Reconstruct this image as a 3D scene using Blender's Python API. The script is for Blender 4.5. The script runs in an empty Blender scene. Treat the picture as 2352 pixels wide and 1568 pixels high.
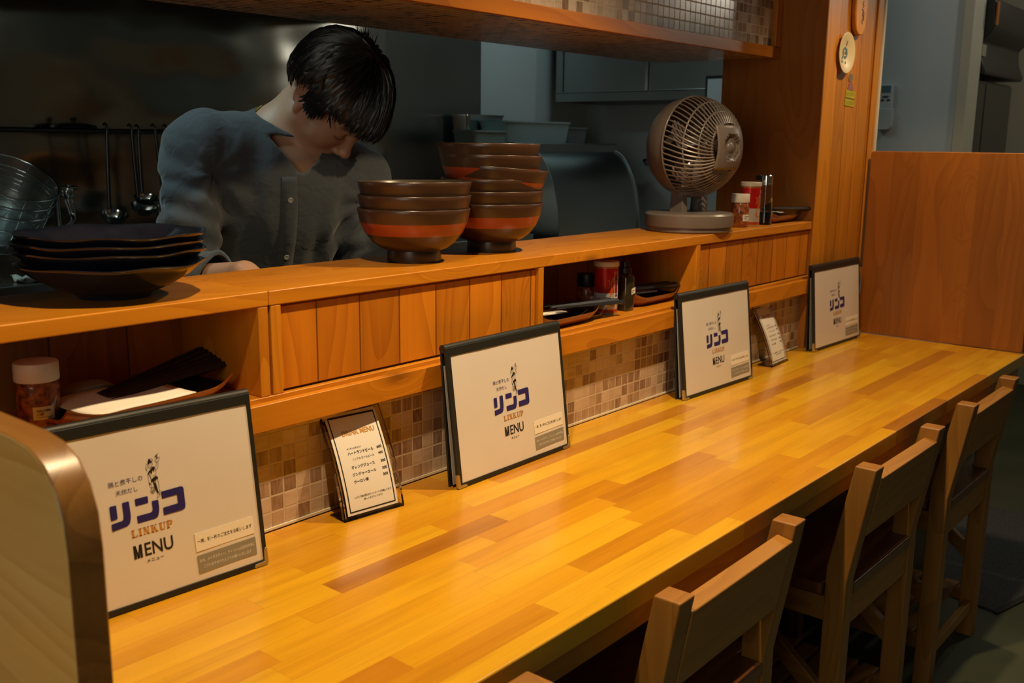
import bpy, bmesh, math, random
import numpy as np
from mathutils import Vector, Matrix
random.seed(7)
S = bpy.context.scene
C = S.collection
PI = math.pi
ZC = 0.74            # height of the counter top above the floor

# ------------------------------------------------------------ camera, world, lights, exposure
cd = bpy.data.cameras.new('camera'); cam = bpy.data.objects.new('camera', cd); C.objects.link(cam)
cd.sensor_width = 36.0; cd.lens = 35.0; cd.clip_start = 0.05; cd.clip_end = 60
RX = Vector((0.6432, -0.7656, 0.0108)); RD = Vector((-0.1436, -0.1346, -0.9804)); RF = Vector((0.7521, 0.6290, -0.1969))
RF.normalize(); RX = (RX - RF * RX.dot(RF)).normalized(); RD = RF.cross(RX)
m4 = Matrix(((RX.x, -RD.x, -RF.x, 0.0), (RX.y, -RD.y, -RF.y, -1.199), (RX.z, -RD.z, -RF.z, ZC + 0.585), (0, 0, 0, 1)))
cam.matrix_world = m4
cd.dof.use_dof = True; cd.dof.focus_distance = 1.75; cd.dof.aperture_fstop = 7.1
S.camera = cam

w = bpy.data.worlds.new('world'); S.world = w; w.use_nodes = True
w.node_tree.nodes['Background'].inputs[0].default_value = (0.55, 0.7, 0.75, 1)
w.node_tree.nodes['Background'].inputs[1].default_value = 0.012

def light(name, typ, loc, energy, color, size=0.1, target=None, size_y=None, spot=None, blend=0.5, spread=None):
    l = bpy.data.lights.new(name, typ); l.energy = energy; l.color = color
    if typ == 'AREA':
        l.size = size
        if size_y: l.shape = 'RECTANGLE'; l.size_y = size_y
        if spread: l.spread = spread
    else:
        l.shadow_soft_size = size
    if typ == 'SPOT':
        l.spot_size = math.radians(spot); l.spot_blend = blend
    o = bpy.data.objects.new(name, l); C.objects.link(o); o.location = loc
    if target is not None:
        d = Vector(target) - Vector(loc)
        o.rotation_euler = d.to_track_quat('-Z', 'Y').to_euler()
    return o
WARM = (1.0, 0.72, 0.40)
COOL = (0.66, 0.95, 0.96)
# warm spot lamps in a row over the counter
for i, (lx, e) in enumerate(((0.70, 52), (1.62, 66), (2.90, 30))):
    light('counter_spot_lamp', 'SPOT', (lx, -0.44, ZC + 1.27), e, WARM, 0.020, (lx, -0.36, ZC), spot=122, blend=0.95)
# cool tube lights over the kitchen
light('kitchen_tube_lamp', 'AREA', (0.75, 0.72, 2.38), 17.0, COOL, 1.2, (0.85, 0.70, 0.9), 0.12)
light('kitchen_tube_lamp', 'AREA', (3.0, 0.95, 2.38), 2.6, COOL, 1.0, (3.05, 0.9, 0.9), 0.12)
# daylight from the shop front on the left, and the passage lamp at the right
light('shop_front_daylight', 'AREA', (-1.6, -1.2, 1.55), 11.0, (1.0, 0.98, 0.84), 1.1, (0.4, -0.7, 1.0), 1.1)
light('passage_lamp', 'POINT', (4.75, -1.15, 2.1), 9.5, (1.0, 0.92, 0.74), 0.08)

light('white_wall_fill', 'POINT', (3.42, -0.75, 2.32), 4.5, (0.93, 1.0, 0.97), 0.06)  # added fill light with no fixture, brightens the white wall with the remote
S.view_settings.view_transform = 'Standard'; S.view_settings.look = 'None'
S.view_settings.exposure = 0.0; S.view_settings.gamma = 1.0; S.view_settings.use_curve_mapping = False
S.cycles.use_denoising = True
S.cycles.max_bounces = 8; S.cycles.sample_clamp_indirect = 4.0
S.cycles.caustics_reflective = False; S.cycles.caustics_refractive = False

# ------------------------------------------------------------ node helpers
class NT:
    def __init__(s, name):
        s.m = bpy.data.materials.new(name); s.m.use_nodes = True; s.t = s.m.node_tree
        s.b = s.t.nodes['Principled BSDF']; s.o = s.t.nodes['Material Output']
    def n(s, typ, ins=None, **props):
        x = s.t.nodes.new('ShaderNode' + typ)
        for k, v in props.items(): setattr(x, k, v)
        for k, v in (ins or {}).items(): s.set(x.inputs[k], v)
        return x
    def set(s, sock, v):
        if hasattr(v, 'is_linked') or isinstance(v, bpy.types.NodeSocket): s.t.links.new(v, sock)
        else: sock.default_value = v
    def math(s, op, a, b=0.0, c=None):
        x = s.n('Math', operation=op); s.set(x.inputs[0], a); s.set(x.inputs[1], b)
        if c is not None: s.set(x.inputs[2], c)
        return x.outputs[0]
    def vmath(s, op, a, b):
        x = s.n('VectorMath', operation=op); s.set(x.inputs[0], a); s.set(x.inputs[1], b); return x.outputs[0]
    def ramp(s, fac, stops, interp='LINEAR'):
        x = s.n('ValToRGB'); s.set(x.inputs[0], fac); e = x.color_ramp.elements; x.color_ramp.interpolation = interp
        while len(e) < len(stops): e.new(0.5)
        for el, (p, c) in zip(e, stops): el.position = p; el.color = tuple(c) + (1,) if len(c) == 3 else c
        return x.outputs[0]
    def mix(s, fac, a, b, blend='MIX'):
        x = s.n('Mix', data_type='RGBA', blend_type=blend); s.set(x.inputs[0], fac)
        for i, v in ((6, a), (7, b)):
            s.set(x.inputs[i], (tuple(v) + (1,)) if isinstance(v, tuple) and len(v) == 3 else v)
        return x.outputs[2]
    def coords(s, rnd=True, kind='Object'):
        c = s.n('TexCoord').outputs[kind]
        if rnd:
            r = s.n('ObjectInfo').outputs['Random']
            c = s.vmath('ADD', c, s.n('CombineXYZ', {0: s.math('MULTIPLY', r, 3.1), 1: s.math('MULTIPLY', r, 7.3), 2: s.math('MULTIPLY', r, 5.7)}).outputs[0])
        return c
    def scale(s, vec, sc):
        return s.n('Mapping', {0: vec, 3: sc}).outputs[0]
    def bump(s, h, strength=0.2, dist=0.002):
        s.t.links.new(s.n('Bump', {'Strength': strength, 'Distance': dist, 'Height': h}).outputs[0], s.b.inputs['Normal'])
    def base(s, col): s.set(s.b.inputs['Base Color'], col if not isinstance(col, tuple) else (tuple(col) + (1,))[:4])

def plain(name, col, rough=0.5, metal=0.0, trans=0.0, ior=1.45, alpha=1.0, coat=0.0, spec=None):
    q = NT(name); q.base(col); b = q.b.inputs
    b['Roughness'].default_value = rough; b['Metallic'].default_value = metal; b['Transmission Weight'].default_value = trans
    b['IOR'].default_value = ior; b['Alpha'].default_value = alpha; b['Coat Weight'].default_value = coat
    if spec is not None: b['Specular IOR Level'].default_value = spec
    return q.m

def wood(name, dark, light_, axis='X', rough=0.35, plank=None, knots=0.6, coat=0.15, fig=1.0, var=0.22, groove=True, stave=None):
    """timber with grain along `axis`; plank=(axis, width, offset) gives boards"""
    q = NT(name); ai = 'XYZ'.index(axis)
    co = q.coords(plank is None)
    sep = q.n('SeparateXYZ', {0: co}).outputs
    bright = None; groove_h = None
    if plank:
        pa, pw, po = plank; pi = 'XYZ'.index(pa)
        t = q.math('DIVIDE', q.math('SUBTRACT', sep[pi], po), pw)
        idx = q.math('FLOOR', t)
        wn = q.n('TexWhiteNoise', {'W': idx}, noise_dimensions='1D').outputs
        off = q.vmath('MULTIPLY', wn['Color'], (7.0, 7.0, 7.0))
        co = q.vmath('ADD', co, off)
        bright = wn['Value']
        fr = q.math('FRACT', t); d = q.math('MINIMUM', fr, q.math('SUBTRACT', 1.0, fr))
        groove_h = q.math('SMOOTH_MIN', q.math('MULTIPLY', d, pw / 0.0022), 1.0, 0.1)
    sc = [9.0, 9.0, 9.0]; sc[ai] = 0.9
    warp = q.n('TexNoise', {0: q.scale(co, tuple(2.6 if i != ai else 1.3 for i in range(3))), 'Scale': 1.0, 'Detail': 2.0}).outputs['Color']
    cw = q.vmath('ADD', q.scale(co, tuple(sc)), q.vmath('MULTIPLY', warp, (1.6 * fig,) * 3))
    # knots bend and darken the grain
    vs = [7.5, 7.5, 7.5]; vs[ai] = 3.0
    vor = q.n('TexVoronoi', {0: q.scale(co, tuple(vs)), 'Scale': 1.0, 'Randomness': 1.0}).outputs
    sel = q.math('GREATER_THAN', q.n('SeparateColor', {0: vor['Color']}).outputs[0], 1.0 - 0.55 * knots)
    kd = q.math('MULTIPLY', q.n('MapRange', {0: vor['Distance'], 1: 0.0, 2: 0.14, 3: 1.0, 4: 0.0}, interpolation_type='SMOOTHSTEP').outputs[0], sel)
    halo = q.math('MULTIPLY', q.n('MapRange', {0: vor['Distance'], 1: 0.05, 2: 0.42, 3: 1.0, 4: 0.0}, interpolation_type='SMOOTHSTEP').outputs[0], sel)
    dist = q.vmath('ADD', cw, q.n('CombineXYZ', {0: q.math('MULTIPLY', halo, 1.3), 1: q.math('MULTIPLY', halo, 1.3), 2: q.math('MULTIPLY', halo, 1.3)}).outputs[0])
    rings = q.n('TexNoise', {0: dist, 'Scale': 1.0, 'Detail': 0.0}).outputs['Fac']
    rings = q.math('FRACT', q.math('MULTIPLY', rings, 9.0))
    rings = q.math('POWER', rings, 1.6)
    fs = [130.0, 130.0, 130.0]; fs[ai] = 3.0
    fine = q.n('TexNoise', {0: q.scale(co, tuple(fs)), 'Scale': 1.0, 'Detail': 3.0}).outputs['Fac']
    broad = q.n('TexNoise', {0: q.scale(co, tuple(3.5 if i != ai else 0.7 for i in range(3))), 'Scale': 1.0, 'Detail': 2.0}).outputs['Fac']
    f = q.math('ADD', q.math('MULTIPLY', rings, 0.26), q.math('ADD', q.math('MULTIPLY', fine, 0.30), q.math('MULTIPLY', broad, 0.45)))
    mid = tuple((a + b) / 2 for a, b in zip(dark, light_))
    col = q.ramp(f, [(0.18, light_), (0.55, mid), (0.9, dark)])
    if bright is not None:
        g = q.math('ADD', 1.0 - var, q.math('MULTIPLY', bright, 2 * var))
        col = q.mix(1.0, col, q.n('CombineColor', {0: g, 1: g, 2: g}).outputs[0], 'MULTIPLY')
    col = q.mix(q.math('MULTIPLY', kd, 0.82), col, tuple(c * 0.28 for c in dark))
    if groove_h is not None and groove:
        col = q.mix(q.math('SUBTRACT', 1.0, groove_h), col, tuple(c * 0.22 for c in dark))
    q.base(col)
    q.b.inputs['Roughness'].default_value = rough; q.b.inputs['Coat Weight'].default_value = coat; q.b.inputs['Coat Roughness'].default_value = 0.25
    h = q.math('MULTIPLY', f, 0.25)
    if groove_h is not None and groove: h = q.math('ADD', h, q.math('MULTIPLY', groove_h, 1.5))
    q.bump(h, 0.35, 0.0012)
    return q.m

def mosaic(name, pitch, ua, va, uo=0.0, vo=0.0, seed=0.0, rough=0.22):
    """small square wall tiles with streaked stone colours"""
    q = NT(name); sep = q.n('SeparateXYZ', {0: q.n('TexCoord').outputs['Object']}).outputs
    u = q.math('DIVIDE', q.math('SUBTRACT', sep['XYZ'.index(ua)], uo), pitch)
    v = q.math('DIVIDE', q.math('SUBTRACT', sep['XYZ'.index(va)], vo), pitch)
    iu, iv = q.math('FLOOR', u), q.math('FLOOR', v); fu, fv = q.math('FRACT', u), q.math('FRACT', v)
    cell = q.n('CombineXYZ', {0: iu, 1: iv, 2: seed}).outputs[0]
    wn = q.n('TexWhiteNoise', {0: cell}, noise_dimensions='3D').outputs
    rc = q.n('SeparateColor', {0: wn['Color']}).outputs
    flip = q.math('GREATER_THAN', rc[0], 0.45)
    su = q.math('ADD', q.math('MULTIPLY', u, q.math('ADD', 0.9, q.math('MULTIPLY', flip, 3.6))), q.math('MULTIPLY', rc[1], 60.0))
    sv = q.math('ADD', q.math('MULTIPLY', v, q.math('SUBTRACT', 3.2, q.math('MULTIPLY', flip, 2.5))), q.math('MULTIPLY', rc[2], 60.0))
    st = q.n('TexNoise', {0: q.n('CombineXYZ', {0: su, 1: sv, 2: q.math('MULTIPLY', wn['Value'], 40.0)}).outputs[0], 'Scale': 1.0, 'Detail': 2.5, 'Distortion': 0.4}).outputs['Fac']
    tone = q.math('ADD', q.math('MULTIPLY', wn['Value'], 0.72), q.math('MULTIPLY', q.math('SUBTRACT', st, 0.5), 0.62))
    col = q.ramp(tone, [(0.02, (0.60, 0.47, 0.36)), (0.38, (0.47, 0.34, 0.24)), (0.58, (0.33, 0.215, 0.145)), (0.78, (0.19, 0.105, 0.068)), (1.0, (0.115, 0.058, 0.038))])
    d = q.math('MINIMUM', q.math('MINIMUM', fu, q.math('SUBTRACT', 1.0, fu)), q.math('MINIMUM', fv, q.math('SUBTRACT', 1.0, fv)))
    g = q.n('MapRange', {0: d, 1: 0.045, 2: 0.075}, interpolation_type='SMOOTHSTEP').outputs[0]
    q.base(q.mix(g, (0.58, 0.47, 0.35), col))
    q.set(q.b.inputs['Roughness'], q.math('SUBTRACT', 0.75, q.math('MULTIPLY', g, 0.75 - rough)))
    q.bump(g, 0.5, 0.0012)
    return q.m

def steel(name, col=(0.50, 0.53, 0.52), rough=0.28, wave=0.0, brush=None, dirt=0.25):
    q = NT(name); co = q.n('TexCoord').outputs['Object']
    nz = q.n('TexNoise', {0: co, 'Scale': 3.0, 'Detail': 5.0}).outputs['Fac']
    q.base(q.mix(q.math('MULTIPLY', nz, dirt * 2), col, tuple(c * 0.55 for c in col)))
    q.b.inputs['Metallic'].default_value = 1.0
    q.set(q.b.inputs['Roughness'], q.math('ADD', rough - 0.08, q.math('MULTIPLY', nz, 0.16)))
    h = None
    if wave:
        h = q.n('TexNoise', {0: q.scale(co, (3.0, 1.0, 4.5)), 'Scale': 1.0, 'Detail': 0.6}).outputs['Fac']
        q.bump(h, 1.0, wave)
    return q.m

# ------------------------------------------------------------ mesh helpers
def box(bm, x0, x1, y0, y1, z0, z1, mi=0, M=None):
    vs = [bm.verts.new((x, y, z)) for x in (x0, x1) for y in (y0, y1) for z in (z0, z1)]
    for f in ((0, 1, 3, 2), (4, 6, 7, 5), (0, 4, 5, 1), (2, 3, 7, 6), (0, 2, 6, 4), (1, 5, 7, 3)):
        fc = bm.faces.new([vs[i] for i in f]); fc.material_index = mi
    if M is not None:
        for v in vs: v.co = M @ v.co
    return vs
def prism(bm, poly, a, lo, hi, mi=0, M=None):
    """polygon in the plane normal to axis a, extruded from lo to hi; poly gives the two other coordinates in xyz order"""
    def P(p, t):
        c = list(p); c.insert('xyz'.index(a), t); return c
    A = [bm.verts.new(P(p, lo)) for p in poly]; B = [bm.verts.new(P(p, hi)) for p in poly]
    n = len(poly)
    fs = [bm.faces.new(A[::-1]), bm.faces.new(B)] + [bm.faces.new((A[i], A[(i + 1) % n], B[(i + 1) % n], B[i])) for i in range(n)]
    for f in fs: f.material_index = mi
    if M is not None:
        for v in A + B: v.co = M @ v.co
    return A + B
def lathe(bm, prof, seg=40, c=(0, 0, 0), mi=0, M=None, wob=None, a0=0.0, a1=2 * PI):
    rings = []; full = abs(a1 - a0 - 2 * PI) < 1e-6; N = seg if full else seg + 1
    new = []
    for r, z in prof:
        if r < 1e-6:
            v = bm.verts.new((c[0], c[1], c[2] + z)); rings.append([v] * N); new.append(v); continue
        ring = []
        for i in range(N):
            a = a0 + (a1 - a0) * i / seg
            rr, zz = (r, z) if wob is None else wob(r, z, a)
            v = bm.verts.new((c[0] + rr * math.cos(a), c[1] + rr * math.sin(a), c[2] + zz)); ring.append(v); new.append(v)
        rings.append(ring)
    for k in range(len(rings) - 1):
        for i in range(seg):
            j = (i + 1) % N
            q = [rings[k][i], rings[k][j], rings[k + 1][j], rings[k + 1][i]]
            u = []
            for v in q:
                if v not in u: u.append(v)
            if len(u) >= 3:
                f = bm.faces.new(u); f.material_index = mi
    if M is not None:
        for v in new: v.co = M @ v.co
    return new
def tube(bm, pts, r, seg=8, mi=0, cap=True, flat=None):
    """round bar along points; r a number or one per point; flat=(normal, ratio) squashes it"""
    P = [Vector(p) for p in pts]; n = len(P); R = r if isinstance(r, (list, tuple)) else [r] * n
    T = [(P[min(i + 1, n - 1)] - P[max(i - 1, 0)]).normalized() for i in range(n)]
    up = Vector((0, 0, 1)) if abs(T[0].z) < 0.9 else Vector((1, 0, 0))
    u = T[0].cross(up).normalized(); rings = []
    for i in range(n):
        u = (u - T[i] * u.dot(T[i]));  u = u.normalized() if u.length > 1e-6 else T[i].orthogonal().normalized()
        v = T[i].cross(u); ring = []
        for k in range(seg):
            a = 2 * PI * k / seg; ring.append(bm.verts.new(P[i] + (u * math.cos(a) + v * math.sin(a)) * R[i]))
        rings.append(ring)
    for i in range(n - 1):
        for k in range(seg):
            f = bm.faces.new((rings[i][k], rings[i][(k + 1) % seg], rings[i + 1][(k + 1) % seg], rings[i + 1][k])); f.material_index = mi
    if cap and seg > 2:
        for ring in (rings[0][::-1], rings[-1]):
            f = bm.faces.new(ring); f.material_index = mi
def ellipsoid(bm, c, r, seg=24, rings=14, mi=0, M=None):
    prof = [(math.sin(PI * i / rings), -math.cos(PI * i / rings)) for i in range(rings + 1)]
    T = Matrix.Translation(c) @ Matrix.Diagonal((r[0], r[1], r[2], 1))
    if M is not None: T = M @ T
    lathe(bm, prof, seg, mi=mi, M=T)
def ob(name, bm, mats, parent=None, loc=(0, 0, 0), rot=(0, 0, 0), bevel=0.0, smooth=None, solid=0.0, sub=0, kind=None, seg=2, wn=True):
    me = bpy.data.meshes.new(name)
    if isinstance(bm, bmesh.types.BMesh):
        bmesh.ops.recalc_face_normals(bm, faces=bm.faces[:]); bm.to_mesh(me); bm.free()
    else: me = bm
    for m in (mats if isinstance(mats, (list, tuple)) else [mats]): me.materials.append(m)
    o = bpy.data.objects.new(name, me); C.objects.link(o); o.location = loc; o.rotation_euler = rot
    if parent is not None: o.parent = parent
    if smooth is not None:
        me.shade_smooth()
        if smooth < 179: me.set_sharp_from_angle(angle=math.radians(smooth))
    if solid:
        md = o.modifiers.new('Solidify', 'SOLIDIFY'); md.thickness = solid; md.offset = 0
    if bevel:
        md = o.modifiers.new('Bevel', 'BEVEL'); md.width = bevel; md.segments = seg; md.limit_method = 'ANGLE'; md.angle_limit = math.radians(40)
        if smooth is None:
            me.shade_smooth(); md.harden_normals = True
    if sub:
        md = o.modifiers.new('Subsurf', 'SUBSURF'); md.levels = sub; md.render_levels = sub
    if kind: o['kind'] = kind
    return o
def B(): return bmesh.new()
def thing(name, label, cat, loc=(0, 0, 0), rotz=0.0, group=None, rot=None):
    o = bpy.data.objects.new(name, None); C.objects.link(o); o.location = loc
    o.rotation_euler = rot if rot else (0, 0, rotz); o.empty_display_size = 0.05
    return tag(o, label, cat, group)
def tag(o, label, cat, group=None):
    o['label'] = label; o['category'] = cat
    if group: o['group'] = group
    return o
def struct(name, bm, mats, parent=None, **k):
    o = ob(name, bm, mats, parent, **k)
    if parent is None: o['kind'] = 'structure'
    return o
def dup(root, loc=None, rot=None, label=None, group=None):
    r = root.copy(); C.objects.link(r)
    if loc is not None: r.location = loc
    if rot is not None: r.rotation_euler = rot
    if label: r['label'] = label
    if group: r['group'] = group
    for ch in list(root.children):
        c = ch.copy(); C.objects.link(c); c.parent = r
        for g in ch.children:
            d = g.copy(); C.objects.link(d); d.parent = c
    return r
def arc(cx, cy, r, a0, a1, n=8, ry=None):
    ry = r if ry is None else ry
    return [(cx + r * math.cos(math.radians(a0 + (a1 - a0) * i / n)), cy + ry * math.sin(math.radians(a0 + (a1 - a0) * i / n))) for i in range(n + 1)]

# lettering -------------------------------------------------------------------
def text_tris(s, x0, y0, x1, y1, bold=0.0, keep=False):
    """glyph triangles of s fitted in a rectangle (metres) as a list of 2D triangles"""
    cu = bpy.data.curves.new('lettering', 'FONT'); cu.body = s; cu.offset = bold; cu.resolution_u = 3
    o = bpy.data.objects.new('lettering', cu); C.objects.link(o)
    dg = bpy.context.evaluated_depsgraph_get(); me = bpy.data.meshes.new_from_object(o.evaluated_get(dg))
    co = [(v.co.x, v.co.y) for v in me.vertices]
    bpy.data.objects.remove(o); bpy.data.curves.remove(cu)
    if not co: return []
    ax, bx = min(c[0] for c in co), max(c[0] for c in co); ay, by = min(c[1] for c in co), max(c[1] for c in co)
    sx, sy = (x1 - x0) / max(bx - ax, 1e-6), (y1 - y0) / max(by - ay, 1e-6)
    me.calc_loop_triangles()
    out = [[((co[i][0] - ax) * sx + x0, (co[i][1] - ay) * sy + y0) for i in t.vertices] for t in me.loop_triangles]
    bpy.data.meshes.remove(me)
    return out
def put_tris(bm, tris, f, mi=0):
    """f maps (u,v) to a 3D point"""
    for t in tris:
        try:
            fc = bm.faces.new([bm.verts.new(f(*p)) for p in t]); fc.material_index = mi
        except ValueError: pass
def poly_tris(poly):
    from mathutils.geometry import tessellate_polygon
    P = [Vector((p[0], p[1], 0)) for p in poly]
    return [[poly[i] for i in t] for t in tessellate_polygon([P])]
def stroke_tris(pts, wd):
    out = []
    for (x0, y0), (x1, y1) in zip(pts[:-1], pts[1:]):
        d = math.hypot(x1 - x0, y1 - y0)
        if d < 1e-9: continue
        nx, ny = -(y1 - y0) / d * wd / 2, (x1 - x0) / d * wd / 2
        a, b, c, e = (x0 + nx, y0 + ny), (x0 - nx, y0 - ny), (x1 - nx, y1 - ny), (x1 + nx, y1 + ny)
        out += [[a, b, c], [a, c, e]]
    return out
def rnd_poly(pts, r):
    """round the corners of a polygon; r a number or one per corner"""
    n = len(pts); R = r if isinstance(r, (list, tuple)) else [r] * n; out = []
    for i in range(n):
        p = Vector(pts[i]); a = (Vector(pts[i - 1]) - p); b = (Vector(pts[(i + 1) % n]) - p)
        k = min(R[i], a.length * 0.49, b.length * 0.49)
        if k < 1e-7: out.append(tuple(p)); continue
        A = p + a.normalized() * k; D = p + b.normalized() * k
        for j in range(6):
            t = j / 5; out.append(tuple(A * (1 - t) ** 2 + p * 2 * t * (1 - t) + D * t * t))
    return out
# ------------------------------------------------------------ materials
PD, PL = (0.36, 0.115, 0.004), (0.66, 0.255, 0.012)          # orange stained pine
M = {}
M['pine_x'] = wood('stained_pine_along', PD, PL, 'X', 0.36, knots=0.45)
M['pine_z'] = wood('stained_pine_upright', PD, PL, 'Z', 0.38, knots=0.45)
M['pine_y'] = wood('stained_pine_across', PD, PL, 'Y', 0.38, knots=0.3)
M['pine_boards'] = wood('pine_panel_boards', (0.32, 0.080, 0.003), (0.62, 0.215, 0.010), 'Z', 0.36, plank=('X', 0.0865, 0.0025), knots=0.7, fig=1.25)
M['niche_boards'] = wood('niche_back_boards', (0.22, 0.075, 0.010), (0.46, 0.18, 0.022), 'Z', 0.5, plank=('X', 0.118, 0.045), knots=0.5)
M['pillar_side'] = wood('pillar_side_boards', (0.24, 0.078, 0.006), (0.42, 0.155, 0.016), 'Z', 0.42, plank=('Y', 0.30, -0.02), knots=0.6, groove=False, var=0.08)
M['pillar_front'] = wood('pillar_front_boards', (0.28, 0.085, 0.004), (0.54, 0.20, 0.012), 'Z', 0.36, plank=('X', 0.0885, 2.74), knots=0.45, var=0.14)
M['partition'] = wood('partition_pine', (0.24, 0.075, 0.006), (0.44, 0.155, 0.016), 'Z', 0.42, plank=('Y', 0.083, -0.52), knots=0.8, groove=False, var=0.12)
M['near_panel'] = wood('pale_panel_wood', (0.50, 0.30, 0.075), (0.72, 0.54, 0.19), 'Y', 0.4, knots=0.2, fig=0.8)
M['near_edge'] = wood('dark_panel_edge', (0.15, 0.065, 0.015), (0.34, 0.16, 0.036), 'Y', 0.35, knots=0.0)
M['chair'] = wood('chair_timber', (0.20, 0.075, 0.010), (0.40, 0.175, 0.026), 'Z', 0.42, knots=0.5)
M['chair_x'] = wood('chair_timber_rail', (0.25, 0.098, 0.010), (0.46, 0.21, 0.030), 'X', 0.42, knots=0.5)
M['chair_y'] = wood('chair_timber_side', (0.20, 0.075, 0.010), (0.40, 0.175, 0.026), 'Y', 0.42, knots=0.3)
M['seat'] = wood('dark_seat_timber', (0.10, 0.030, 0.010), (0.20, 0.070, 0.024), 'X', 0.3, knots=0.1)
M['tile'] = mosaic('counter_mosaic', 0.025, 'X', 'Z', 0.0163, ZC + 0.003)
M['tile_front'] = mosaic('soffit_front_mosaic', 0.025, 'X', 'Z', 0.004, ZC + 0.855, 4.0)
M['tile_under'] = mosaic('soffit_underside_mosaic', 0.025, 'X', 'Y', 0.004, 0.118, 9.0)

def counter_wood():
    q = NT('laminated_counter_timber'); co = q.n('TexCoord').outputs['Object']; sep = q.n('SeparateXYZ', {0: co}).outputs
    wd, ln = 0.0415, 0.34
    row = q.math('FLOOR', q.math('DIVIDE', sep[1], wd))
    rn = q.n('TexWhiteNoise', {'W': row}, noise_dimensions='1D').outputs
    tx = q.math('ADD', q.math('DIVIDE', sep[0], ln), q.math('MULTIPLY', rn['Value'], 9.0))
    cell = q.math('FLOOR', tx)
    wn = q.n('TexWhiteNoise', {0: q.n('CombineXYZ', {0: row, 1: cell, 2: 3.0}).outputs[0]}, noise_dimensions='3D').outputs
    off = q.vmath('MULTIPLY', wn['Color'], (9.0, 9.0, 9.0))
    c2 = q.vmath('ADD', co, off)
    g1 = q.n('TexNoise', {0: q.scale(c2, (3.0, 26.0, 1.0)), 'Scale': 1.0, 'Detail': 4.0, 'Distortion': 0.6}).outputs['Fac']
    g2 = q.n('TexNoise', {0: q.scale(c2, (5.0, 220.0, 1.0)), 'Scale': 1.0, 'Detail': 2.0}).outputs['Fac']
    tone = q.ramp(wn['Value'], [(0.0, (0.76, 0.43, 0.016)), (0.40, (0.73, 0.38, 0.012)), (0.72, (0.67, 0.315, 0.010)), (0.90, (0.58, 0.245, 0.010)), (1.0, (0.42, 0.165, 0.014))])
    gr = q.math('ADD', q.math('MULTIPLY', g1, 0.7), q.math('MULTIPLY', g2, 0.3))
    col = q.mix(1.0, tone, q.ramp(gr, [(0.2, (1.12, 1.14, 1.2)), (0.5, (0.95, 0.93, 0.9)), (0.82, (0.66, 0.56, 0.48))]), 'MULTIPLY')
    fr = q.math('FRACT', q.math('DIVIDE', sep[1], wd)); d = q.math('MINIMUM', fr, q.math('SUBTRACT', 1.0, fr))
    fx = q.math('FRACT', tx); dx = q.math('MINIMUM', fx, q.math('SUBTRACT', 1.0, fx))
    ln_ = q.math('MINIMUM', q.math('MULTIPLY', d, wd / 0.0007), q.math('MULTIPLY', dx, ln / 0.0007)); ln_ = q.math('MINIMUM', ln_, 1.0)
    col = q.mix(q.math('MULTIPLY', q.math('SUBTRACT', 1.0, ln_), 0.45), col, (0.28, 0.09, 0.008))
    wear = q.n('TexNoise', {0: co, 'Scale': 9.0, 'Detail': 6.0}).outputs['Fac']
    q.base(col)
    q.set(q.b.inputs['Roughness'], q.math('ADD', 0.20, q.math('MULTIPLY', wear, 0.2)))
    q.b.inputs['Coat Weight'].default_value = 0.35; q.b.inputs['Coat Roughness'].default_value = 0.12
    q.bump(q.math('ADD', q.math('MULTIPLY', gr, 0.2), q.math('MULTIPLY', ln_, 0.3)), 0.12, 0.001)
    return q.m
M['counter'] = counter_wood()
M['counter_edge'] = wood('counter_edge_timber', (0.36, 0.135, 0.006), (0.60, 0.255, 0.014), 'X', 0.34, knots=0.1)
M['white_paint'] = plain('white_paint', (0.66, 0.69, 0.69), 0.6)
M['cream_paint'] = plain('cream_paint', (0.55, 0.51, 0.40), 0.6)
M['dark_ceiling'] = plain('dark_ceiling_paint', (0.05, 0.05, 0.05), 0.8)
M['grey_trim'] = plain('pale_trim', (0.62, 0.57, 0.44), 0.5)
def floor_mat():
    q = NT('sealed_green_concrete'); co = q.n('TexCoord').outputs['Object']
    a = q.n('TexNoise', {0: co, 'Scale': 4.0, 'Detail': 6.0}).outputs['Fac']
    q.base(q.ramp(a, [(0.3, (0.060, 0.068, 0.034)), (0.7, (0.095, 0.105, 0.058))])); q.b.inputs['Roughness'].default_value = 0.55
    return q.m
M['floor'] = floor_mat()
def carpet():
    q = NT('grey_carpet'); co = q.n('TexCoord').outputs['Object']
    a = q.n('TexNoise', {0: co, 'Scale': 260.0, 'Detail': 2.0}).outputs['Fac']
    q.base(q.ramp(a, [(0.35, (0.035, 0.036, 0.036)), (0.7, (0.12, 0.12, 0.118))])); q.b.inputs['Roughness'].default_value = 0.95
    q.bump(a, 0.8, 0.004); return q.m
M['carpet'] = carpet()
M['dark_rubber'] = plain('dark_rubber', (0.02, 0.02, 0.02), 0.7)

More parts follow.
